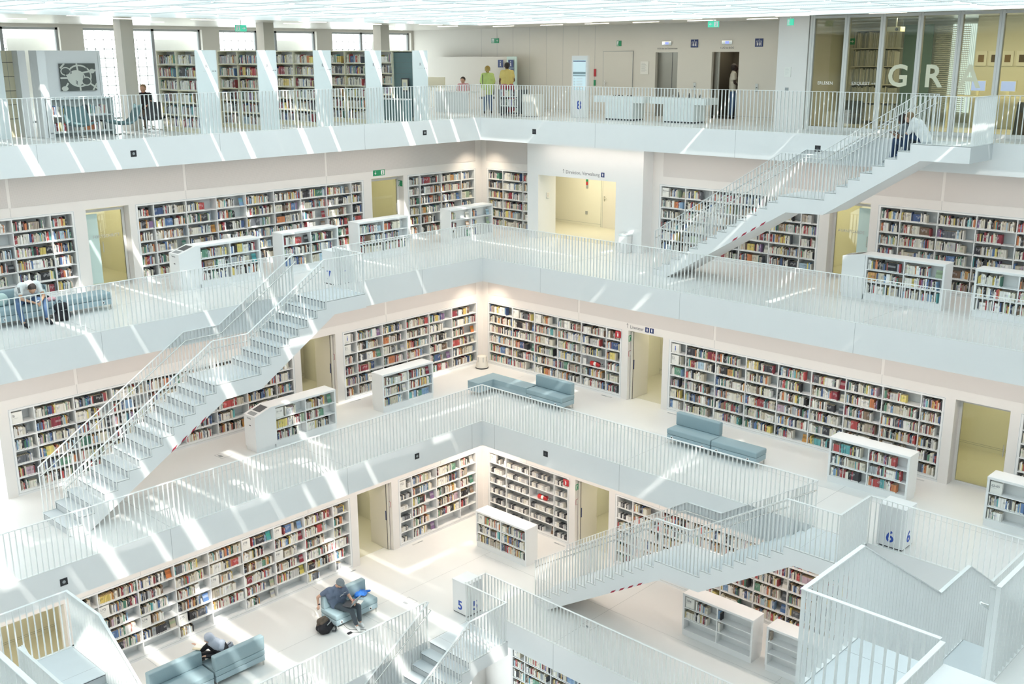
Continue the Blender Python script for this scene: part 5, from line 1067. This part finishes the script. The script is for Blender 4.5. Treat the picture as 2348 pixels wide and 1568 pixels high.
def cart(label, x, y, mt):
    t = thing('book_cart', label, 'cart', (x, y, 0)); m = MB(); m.box(0, 0, .62, .45, .95, .65, mt); m.box(0, 0, .3, .45, .95, .33, mt); m.box(0, 0, .08, .45, .95, .11, mt); m.box(0, 0, .08, .45, .02, .9, mt); m.box(0, .93, .08, .45, .95, .9, mt); m.build('frame', t)
    m = MB()
    for a in (.06, .38):
        for b in (.06, .88): m.tube([(a, b, .04), (a+.03, b, .04)], .04, 'black', 10)
    m.build('wheel', t); tr = Matrix.Translation((x+.45, y, 0)) @ Matrix.Rotation(q, 4, 'Z'); global rng; rng = np.random.default_rng(int(x*10+60)); CASEINFO['cart%g' % x] = 'cart'; fill(tr, 'cart%g' % x, 0, 0, .03, .92, .33, .27, .02, full=1); fill(tr, 'cart%g' % x, 0, 1, .03, .92, .65, .27, .02, full=1)
cart('book cart with red spines left of the information desk', -.3, -3.9, 'sofa_blue'); cart('book cart with colourful books beside woman in yellow', -1.7, -.35, 'charcoal')
t = thing('counter', 'low pale cupboard right of the colourful book cart', 'cabinet', (-1.9, .62, 0)); m = MB(); m.box(0, 0, .02, .5, .55, .75, 'beige_wall'); m.build('body', t); m = MB(); m.box(.5, .27, .05, .503, .275, .72, 'seam'); m.build('joint', t)
# floor totem with the number 8
t = thing('info_totem', 'white floor directory totem with blue number 8', 'totem', (-2.1, 2.25, 0), q); m = MB(); m.box(0, 0, 0, .68, .12, 2.02, 'shelf_white'); m.build('body', t, bevel=.008); m = MB(); m.box(.07, -.006, .9, .61, 0, 1.88, 'screen_pale'); m.build('screen', t); m = MB()
m.box(.07, -.008, 1.83, .61, -.006, 1.86, 'navy_sign'); m.box(.07, -.008, 1.42, .61, -.006, 1.5, 'sofa_blue'); m.box(.07, -.008, 1.36, .61, -.006, 1.39, 'sofa_blue')
for k in range(8): m.box(.1, -.008, 1.28-k*.05, .17, -.006, 1.29-k*.05, 'grey'); m.box(.22, -.008, 1.28-k*.05, .48, -.006, 1.29-k*.05, 'pale_ink')
m.build('directory_lines', t); m = MB(); text_geo(m, '8', .4, 'blue_print', .34, .28, -.003, 'CENTER', bold=True); m.build('number', t)
plate_sign('alarm_panel', 'small orange alarm plate right of the totem', (-4.49, 1.28, 1.3), q, .1, .26, 'red_sign'); plate_sign('alarm_panel', 'small green and red switch plate below orange alarm plate', (-4.49, 1.28, .98), q, .08, .2, 'exit_green')
plate_sign('floor_plan', 'framed escape plan on wall between beige door and elevator', (-4.49, 3.34, 1.4), q, .34, .42, 'paper', lines=9, ink='grey', cat='plan')
plate_sign('notice_sheet', 'white notice sheet on pier left of the glass room', (-1.595, 10.5, 1.42), q, .2, .27, 'paper', lines=6, ink='pale_ink'); plate_sign('switch_plate', 'grey switch plate on the pier left of glass room', (-1.595, 10.55, 1.05), q, .1, .08, 'grey', cat='switch')
plate_sign('alarm_panel', 'green and red switch strip on olive wall behind wide portal', (-4.49, 1.0, Z[7]+1.38), q, .09, .38, 'grey'); sp = bpy.data.objects[[o_.name for o_ in bpy.data.objects if o_.get('label', '').startswith('green and red switch strip')][0]]; m = MB(); m.box(0, -.018, .25, .09, -.014, .38, 'exit_green'); m.box(0, -.018, .13, .09, -.014, .25, 'red_sign'); m.build('colour_band', sp); plate_sign('socket_plate', 'grey socket plate low on olive wall behind wide portal', (-4.49, .98, Z[7]+.42), q, .1, .12, 'grey', cat='socket')
def table8(label, y0, y1, b0, b1, x=-1.7, seed=1):
    t = thing('display_table', label, 'table', (x, y0, 0), q); W = y1-y0; m = MB(); m.box(0, 0, .56, W, .7, .76, 'panel_bluewhite'); m.build('tabletop', t); m = MB(); m.box(b0-y0, .02, .05, b1-y0, .66, .74, 'panel_bluewhite'); m.box(b0-y0+.02, .04, 0, b1-y0-.02, .64, .05, 'charcoal'); m.build('pedestal', t)
table8('white display table left of pair before the elevators', 3.54, 5.56, 4.0, 5.1); table8('white display table with small items, right of pair before elevators', 5.8, 7.87, 6.3, 7.45)
rr = random.Random(9)
for k in range(12):
    h = rr.uniform(.06, .16); m = MB(); w = rr.uniform(.03, .06); m.lathe([(w*.6, 0), (w*.6, h*.6), (w*.35, h*.75), (w*.4, h)], ['charcoal', 'steel', 'grey', 'black'][k % 4], seg=10)
    tag(m.build('exhibit', None, (-1.95-.15*(k % 2), 6.3+k*.1, .76)), 'small dark exhibit object on the right display table', 'ornament', 'exhibits on the display table')
for k in range(5): m = MB(); m.box(0, 0, 0, .05, .06, .03, 'charcoal'); tag(m.build('exhibit', None, (-1.95, 4.2+k*.17, .76)), 'tiny dark exhibit block on the left display table', 'ornament', 'exhibits on the left display table')
# glass room
n = 20; ys_ = [11.2+k for k in range(0, 11)]
mb = MB()
for k, y_ in enumerate(ys_): mb.box(-1.72, y_, 0, -1.6, y_+.13, CZ-.002, 'glass_frame'); mb.box(-1.6, y_+.062, 0, -1.598, y_+.068, CZ, 'seam')
mb.box(-1.71, 11.25, 2.97, -1.612, 22, CZ-.01, 'glass_frame'); mb.box(-1.71, 11.25, .002, -1.612, 22, .1, 'glass_frame'); struct('window_frame', mb)
for k, y_ in enumerate(ys_): mb = MB(); mb.box(-1.67, y_+.13, .1, -1.66, y_+1.0, 2.97, 'glass'); tag(mb.build('window_%d' % n), kind='structure'); n += 1
t = thing('window_lettering', 'large cream letters G R A on the glass room panes', 'lettering', (-1.645, 13.46, 1.22), q); m = MB()
for ch, x in (('G', .02), ('R', 1.0), ('A', 1.9)): m = MB(); text_geo(m, ch, .78, 'letter_cream', x, 0, -.002, bold=True); m.build('letter', t)
t = thing('window_lettering', 'small white lettering EXQUISIT on second glass pane', 'lettering', (-1.645, 12.5, 1.23), q); m = MB(); text_geo(m, 'EXQUISIT ++', .12, 'white_ink', 0, 0, -.002); m.build('lettering', t)
t = thing('window_lettering', 'small white lettering ERLESEN on first glass pane', 'lettering', (-1.645, 11.5, 1.23), q); m = MB(); text_geo(m, 'ERLESEN', .12, 'white_ink', 0, 0, -.002); m.build('lettering', t)
for txt, loc, rot, sz, lb in (('FORTSCHRITT', (13.05, WY[7]-.29, Z[7]+1.35), PI, .12, 'pale lettering FORTSCHRITT on the left level 7 glass door'), ('AVANTGARDE', (WX[7]-.29, 12.3, Z[7]+1.3), q, .12, 'pale lettering AVANTGARDE on the right level 7 glass door')):
    t = thing('window_lettering', lb, 'lettering', loc, rot); m = MB(); text_geo(m, txt, sz, 'pale_ink', 0, 0, -.02); m.build('lettering', t)
mb = MB(); mb.box(-7.6, 10.3, 0, -7.5, 22, CZ, 'corridor_wall'); mb.box(-7.5, 21.9, 0, -1.7, 22, CZ, 'corridor_wall'); mb.box(-7.5, 10.2, 0, -4.6, 10.3, CZ, 'corridor_wall'); mb.box(-5.6, 14.25, 0, -5.5, 22, CZ, 'corridor_wall'); mb.box(-5.5, 10.3, 0, -5.45, 12.1, CZ, 'corridor_wall'); struct('wall_room', mb)
t = thing('tall_shelf', 'tall shelf of grey portfolios inside the glass room', 'shelf', (-5.0, 10.75, 0), q); m = MB()
for k in range(6): m.box(0, 0, .1+k*.52, 1.45, .4, .13+k*.52, 'beige_wall')
m.box(0, .38, 0, 1.45, .4, 2.75, 'concrete'); m.build('boards', t); rr = random.Random(2); m = MB()
for k in range(5):
    x = .02
    while x < 1.4: w = rr.uniform(.02, .05); hh = rr.uniform(.4, .47); m.box(x, .04, .13+k*.52, x+w, .3, .13+k*.52+hh, rr.choice(['concrete', 'pale_ink', 'beige_wall', 'concrete', 'grey'])); x += w+.008
o = m.build('portfolios', t); o['kind'] = 'stuff'
t = thing('roller_blind', 'grey-blue blind panel left of the bright blinds in glass room', 'blind', (-5.3, 12.25, .1), q); m = MB(); m.box(0, 0, 0, .85, .03, 2.75, 'teal_fabric'); m.build('panel', t)
t = thing('venetian_blind', 'bright backlit venetian blind inside the glass room', 'blind', (-5.4, 13.15, .4), q); m = MB()
for k in range(44): m.box(0, 0, k*.055, .95, .03, k*.055+.018, 'pale_ink')
m.build('slats', t)
mb = MB(); mb.box(-7.49, 12.8, .3, -7.46, 15.2, 2.9, 'sky_panel'); tag(mb.build('window_40'), kind='structure')
t = thing('projector', 'ceiling projector hanging inside the glass room', 'projector', (-3.4, 12.7, 2.62)); m = MB(); m.box(0, 0, 0, .3, .38, .13, 'cream'); m.build('housing', t, bevel=.01); m = MB(); m.tube([(.15, .19, .13), (.15, .19, .4)], .025, 'steel', 10); m.build('mount', t); m = MB(); m.tube([(.3, .28, .06), (.32, .28, .06)], .04, 'charcoal', 12); m.build('lens', t)
for k, (y_, lb) in enumerate(((14.3, 'framed print nearest the blind in the glass room'), (14.66, 'second framed print, half behind mullion in glass room'), (15.02, 'third framed print above blue monitor'), (15.4, 'framed print at right frame edge'), (11.05, 'framed print behind the first glass pane'))):
    t = thing('picture', lb, 'picture', (-5.49 if k < 4 else -5.44, y_, 1.7 if k < 4 else 1.35), q); m = MB(); m.box(0, -.03, 0, .3, 0, .4, 'paper'); m.build('frame', t); m = MB(); m.box(.07, -.033, .1, .23, -.03, .3, 'hair_light' if k % 2 == 0 else 'bag_brown'); m.build('print', t)
t = thing('desk', 'pale desk along glass room with two blue monitors', 'desk', (-4.6, 13.9, 0), q); m = MB(); m.box(0, 0, .86, 2.2, .7, .9, 'cream'); m.build('desktop', t); m = MB(); m.box(.02, .1, 0, .06, .6, .86, 'cream'); m.box(2.14, .1, 0, 2.18, .6, .86, 'cream'); m.build('leg', t)
for k, y_ in enumerate((14.45, 15.25)): t = thing('monitor', ['left blue-lit monitor in the glass room', 'right blue-lit monitor in the glass room'][k], 'monitor', (-4.9, y_, .9), q); m = MB(); m.box(0, 0, .12, .42, .04, .42, 'cream'); m.build('casing', t); m = MB(); m.box(.02, -.004, .14, .4, 0, .4, 'screen_blue'); m.build('screen', t); m = MB(); m.box(.18, 0, 0, .24, .04, .12, 'cream'); m.build('stand', t)
t = thing('armchair', 'dark upholstered chair behind the first glass pane', 'chair', (-3.0, 11.6, 0), q); m = MB(); m.box(0, .2, .1, .5, .3, .75, 'charcoal'); m.build('backrest', t, bevel=.02); m = MB(); m.box(0, -.2, .3, .5, .2, .4, 'charcoal'); m.build('seat', t, bevel=.02)
t = thing('drawer_cabinet', 'beige drawer cabinet at right edge of glass room', 'cabinet', (-2.9, 17.0, 0), q); m = MB(); m.box(0, 0, 0, 1.2, .6, .95, 'cream'); m.build('body', t); m = MB()
for k in range(4): m.box(.02, -.004, .1+k*.2, 1.18, 0, .106+k*.2, 'grey')
m.build('drawer_gaps', t)
t = thing('portfolio', 'dark portfolio bags leaning behind glass at right', 'portfolio', (-2.5, 16.5, 0), q); m = MB(); m.prism([(0, 0), (.4, 0), (.36, .85), (.06, .85)], 0, .1, 'charcoal', 'y'); m.build('dark_bag', t); m = MB(); m.prism([(.1, 0), (.3, 0), (.28, .6), (.14, .6)], -.06, 0, 'bag_brown', 'y'); m.build('brown_bag', t)
l = bpy.data.lights.new('room_lamp', 'AREA'); l.energy = 60; l.color = (1, .9, .6); l.shape = 'RECTANGLE'; l.size = 5; l.size_y = .5; lo = bpy.data.objects.new('room_lamp', l); C.objects.link(lo); lo.location = (-3.4, 15.5, 2.98); lo.rotation_euler[2] = q
# linear ceiling lamps of level 8
k = 0
for (x, y, d) in [(12.9, -1.3, 'x'), (11.0, -2.6, 'x'), (9.0, -2.0, 'x'), (7.4, -3.2, 'x'), (5.6, -1.6, 'x'), (4.9, -3.4, 'x'), (2.9, -2.2, 'x'), (1.0, -1.3, 'x'), (1.2, -3.6, 'x'), (-1.0, -2.6, 'y'), (-2.4, -1.2, 'y'), (-2.6, .9, 'y'), (-2.6, 2.9, 'y'), (-2.6, 4.9, 'y'), (-2.6, 7.0, 'y'), (-2.6, 9.1, 'y'), (-1.1, 10.9, 'y'), (-1.1, 13.6, 'y'), (-1.1, 7.5, 'y'), (-1.1, 3.4, 'y'), (13.6, -4.4, 'x'), (9.4, -4.6, 'x')]:
    m = MB(); m.box(-.5, -.025, 0, .5, .025, .012, 'lit_tube'); o = m.build('ceiling_lamp', None, (x, y, CZ-.014), 0 if d == 'x' else q); tag(o, 'slim recessed strip light in the top level ceiling', 'ceiling light', 'strip lights in the top level ceiling')
# ------------------------------------------------------------------ lights
w = bpy.data.worlds.new('World'); sc.world = w; w.use_nodes = True; bg = w.node_tree.nodes['Background']; bg.inputs[0].default_value = (.86, .95, .98, 1); bg.inputs[1].default_value = WORLD
sl = bpy.data.lights.new('sun', 'SUN'); sl.energy = SUN; sl.angle = .0093; sl.color = (1, .97, .9); so = bpy.data.objects.new('sun', sl); C.objects.link(so)
so.rotation_euler = Vector((-.43, -.96, -1.0)).to_track_quat('-Z', 'Y').to_euler(); so.location = (30, 60, 60)
# gallery wall-washers under each slab, warm
def area(name, loc, size, e, col, tgt=None):
    l = bpy.data.lights.new(name, 'AREA'); l.energy = e; l.color = col; l.shape = 'RECTANGLE'; l.size, l.size_y = size; o = bpy.data.objects.new(name, l); C.objects.link(o); o.location = loc
    if tgt: o.rotation_euler = (Vector(tgt)-Vector(loc)).to_track_quat('-Z', 'Y').to_euler()
WARM = (1, .85, .74)
l = bpy.data.lights.new('elevator_fill', 'AREA'); l.energy = 7; l.color = (1, .9, .7); l.size = .8; lo = bpy.data.objects.new('elevator_fill', l); C.objects.link(lo); lo.location = (-5.3, 6.7, 2.25)  # added fill light that brightens the dark lift interior
for L, e in ((7, GAL*.7), (6, GAL), (5, GAL*1.25)):
    z = Z[L]+CEIL-.02; a = WX[L]; b = WY[L]; up = EX[L+1]; 
    area('gallery_lamp', (11, (b+EY[L+1])/2+.2, z), (18, .12), e, WARM); area('gallery_lamp', ((a+EX[L+1])/2+.2, 11, z), (.12, 18), e, WARM)
    l = bpy.data.lights.new('corner_downlight', 'SPOT'); l.energy = 130; l.color = (1, .86, .68); l.spot_size = 2.0; l.spot_blend = .9; l.shadow_soft_size = .06; o = bpy.data.objects.new('corner_downlight', l); C.objects.link(o); o.location = (a+.75, b+.75, z)
area('ceiling_wash', (5, -4.2, CZ-.05), (16, 1.5), 45, (1, .93, .8)); area('ceiling_wash', (-2.8, 3, CZ-.05), (1.5, 12), 45, (1, .9, .72))
# ------------------------------------------------------------------ books: the 300 that show largest stand alone, the rest as one object
bpy.context.view_layer.update(); dg = bpy.context.evaluated_depsgraph_get()
cand = []
for i, B in enumerate(BOOKS):
    tr, x, w_, z_, h_, yf, d_ = B[:7]; c = tr @ Vector((x+w_/2, yf, z_+h_/2))
    v = c-CP; D = v.dot(FW)
    if D < 1: continue
    px = 1174+FPX*v.dot(RT)/D; py = 784-FPX*v.dot(UP)/D
    if not (5 < px < 2343 and 5 < py < 1563): continue
    a, b = tr @ Vector((x, yf, z_)), tr @ Vector((x+w_, yf, z_)); pa, pb, pc = proj(a), proj(b), proj(tr @ Vector((x, yf, z_+h_)))
    area_ = abs((pb[0]-pa[0])*(pc[1]-pa[1])-(pb[1]-pa[1])*(pc[0]-pa[0])); cand.append((area_, i, c))
cand.sort(key=lambda t_: -t_[0]); chosen = []
for a_, i, c in cand[:2600]:
    tr = BOOKS[i][0]; nrm = tr.to_3x3() @ Vector((0, -1, 0)); tgt = c + nrm*.01; d = tgt-CP
    hit = sc.ray_cast(dg, CP+d.normalized()*.3, d.normalized(), distance=d.length-.35)
    if not hit[0]: chosen.append(i)
    if len(chosen) >= 300: break
CH = set(chosen)
ORD = ['zeroth', 'first', 'second', 'third', 'fourth', 'fifth', 'sixth', 'seventh', 'eighth', 'ninth', 'tenth', 'eleventh', 'twelfth']
def od(n): return ORD[n] if n < len(ORD) else '%d%s' % (n, {1: 'st', 2: 'nd', 3: 'rd'}.get(n % 10 if n not in (11, 12, 13) else 0, 'th'))
SH = {'c7L3': 'level 7 corner case', 'c7L2': 'level 7 long case', 'c7L1': 'level 7 left case', 'c7R1': 'level 7 case by portal', 'c7R2': 'case behind upper stairs', 'c7R3': 'level 7 right case', 'c6L2': 'case left of stool', 'c6L1': 'B bookcase', 'c6R1': 'level 6 extinguisher case', 'c6R2': 'level 6 long right case',
      'c6R3': 'level 6 right-edge case', 'c5L2': '182 bookcase', 'c5L1': '173 to 181 bookcase', 'c5R1': 'level 5 extinguisher case', 'c5R2': 'case behind lower stairs', 'c4R1': 'bottom level 4 case', 's7a': 'level 7 catalogue shelf', 's6d': '62-65 low shelf', 's6c': 'low shelf behind 6 box', 's6b': '31-35 low shelf', 's6a': 'level 6 low shelf', 's5a': '133 low shelf', 's5b': '184 low shelf', 's5c': 'empty low shelf'}
sv, sf, scol = [], [], []
def label_col(i): return (.82, .82, .8)
def tcol(c, i): l_ = .3*c[0]+.6*c[1]+.1*c[2]; r_ = (i*7919) % 97/97; return tuple(min(1, v*.35+.5) for v in c) if l_ < .3 else (tuple(v*.25 for v in c) if r_ < .5 else tuple(v*.6+(.25 if k == int(r_*3) else 0) for k, v in enumerate(c)))
mats = {}
pg_m = {k: mat('pages_'+k, v, .8) for k, v in PAGES.items()}; lb_m = mat('book_label', (.84, .84, .82), .7)
for i, B in enumerate(BOOKS):
    tr, x, w_, z_, h_, yf, d_, col, kind, case, bay, row, n_, ci, face, _ = B
    zs = z_+h_*.12; zt, zu = z_+h_*(.45+.1*((i*31) % 3)), z_+h_*(.72+.06*((i*17) % 3)); y0, y1 = yf, yf+d_; x1 = x+w_
    tl = .02*((i*13) % 5 == 0)*((i % 3)-1) if not face else 0
    pts = [(x, y0, z_), (x1, y0, z_), (x1, y0, zs), (x, y0, zs), (x, y0, zt), (x1, y0, zt), (x1, y0, zu), (x, y0, zu), (x, y0, z_+h_), (x1, y0, z_+h_), (x, y1, z_), (x1, y1, z_), (x, y1, z_+h_), (x1, y1, z_+h_)]
    e_ = .0028; pz = z_+h_-.004; pts += [(x+e_, y0, z_+h_), (x+e_, y1, z_+h_), (x1-e_, y0, z_+h_), (x1-e_, y1, z_+h_), (x+e_, y0+.003, pz), (x1-e_, y0+.003, pz), (x1-e_, y1, pz), (x+e_, y1, pz)]
    if face: sh_ = h_*.3; pts = [(a, b+(c-z_)/h_*sh_*.6, c) for a, b, c in pts]
    cc = tuple(.55*u_+.45*v_ for u_, v_ in zip(col, tcol(col, i))) if (i*29) % 10 < 5 or face else col; F = [((0, 1, 2, 3), (.8, .8, .78) if not face else col), ((3, 2, 5, 4), col), ((4, 5, 6, 7), cc), ((7, 6, 9, 8), col), ((10, 0, 3, 4, 7, 8, 12), col), ((1, 11, 13, 9, 6, 5, 2), col), ((8, 14, 15, 12), col), ((16, 9, 13, 17), col), ((18, 19, 20, 21), PAGES['cd' if kind == 'cd' else ('warm' if kind == 'warm' else 'day')])]
    if i not in CH:
        W_ = [tr @ Vector(p) for p in pts]; o_n = len(sv); sv.extend(W_)
        for f, c in F: sf.append(tuple(k_+o_n for k_ in f)); scol.append((c, len(f)))
    else:
        me = bpy.data.meshes.new('book'); e = .0015; ph = .006
        vv, ff, fc = [], [], []
        def bx(a0, b0, c0, a1, b1, c1, c):
            o2 = len(vv); vv.extend([(a0, b0, c0), (a1, b0, c0), (a1, b1, c0), (a0, b1, c0), (a0, b0, c1), (a1, b0, c1), (a1, b1, c1), (a0, b1, c1)])
            for f in ((3, 2, 1, 0), (4, 5, 6, 7), (0, 1, 5, 4), (2, 3, 7, 6), (3, 0, 4, 7), (1, 2, 6, 5)): ff.append(tuple(k_+o2 for k_ in f)); fc.append(c)
        if not face:
            bx(0, 0, 0, w_, .004, h_*.5, col); bx(0, 0, h_*.5, w_, .004, h_*.7, cc); bx(0, 0, h_*.7, w_, .004, h_, col); bx(0, .004, 0, .003, d_, h_, col); bx(w_-.003, .004, 0, w_, d_, h_, col)
        else: bx(0, 0, 0, w_, .003, h_*.45, col); bx(0, 0, h_*.45, w_, .003, h_*.75, cc); bx(0, 0, h_*.75, w_, .003, h_, col); bx(0, d_-.003, 0, w_, d_, h_, col)
        me.from_pydata(vv, [], ff); ca = me.color_attributes.new('Col', 'FLOAT_COLOR', 'CORNER'); ca.data.foreach_set('color', [q_ for c in fc for _k in range(4) for q_ in (*c, 1)]); me.materials.append(MATS['book'])
        o = bpy.data.objects.new('book', me); C.objects.link(o); lean = -.28 if face else 0
        o.matrix_world = tr @ Matrix.Translation((x, yf+(.0 if not face else 0), z_+.0005)) @ Matrix.Rotation(lean, 4, 'X')
        pos = ('%s %s, %s from left, %s shelf, bay %s, %s' % (NAMES[ci], ('cased disc' if kind == 'cd' else 'book') if not face else 'display book', od(n_), 'top' if row == 0 else od(row+1), ['one', 'two', 'three', 'four', 'five', 'six', 'seven', 'eight', 'nine', 'ten'][bay], SH.get(case, 'shelf')))
        tag(o, pos, 'book', 'books on the %s' % SH.get(case, 'shelves'))
        pm_ = MB(); pm_.box(.003, .004, .003, w_-.003, d_-.004 if not face else d_-.003, h_-.004, 'book'); pm_.mats = ['book']; pme = pm_.mesh('page_block'); pme.materials.clear(); pme.materials.append(pg_m['cd' if kind == 'cd' else ('warm' if kind == 'warm' else 'day')]); p_o = bpy.data.objects.new('page_block', pme); C.objects.link(p_o); p_o.parent = o
        if not face: lm_ = MB(); lm_.box(.001, -.0008, .006, w_-.001, 0, h_*.13, 'book'); lme_ = lm_.mesh('spine_label'); lme_.materials.clear(); lme_.materials.append(lb_m); l_o = bpy.data.objects.new('spine_label', lme_); C.objects.link(l_o); l_o.parent = o
me = bpy.data.meshes.new('books'); me.from_pydata([tuple(v) for v in sv], [], sf); ca = me.color_attributes.new('Col', 'FLOAT_COLOR', 'CORNER'); ca.data.foreach_set('color', [q_ for c, n_ in scol for _k in range(n_) for q_ in (*c, 1)]); me.materials.append(MATS['book'])
o = bpy.data.objects.new('books', me); C.objects.link(o); tag(o, 'the remaining rows of library books filling the white shelves of all levels', 'books', kind='stuff')
# ------------------------------------------------------------------ render look
sc.view_settings.view_transform = 'Standard'; sc.view_settings.look = 'None'; sc.view_settings.exposure = EXPO; sc.view_settings.gamma = 1; sc.view_settings.use_curve_mapping = False
cy = sc.cycles; cy.max_bounces = 6; cy.diffuse_bounces = 4; cy.glossy_bounces = 3; cy.transparent_max_bounces = 12; cy.transmission_bounces = 4; cy.caustics_reflective = False; cy.caustics_refractive = False; cy.sample_clamp_indirect = 4
cy.use_denoising = True; cy.use_adaptive_sampling = True; cy.adaptive_threshold = .1
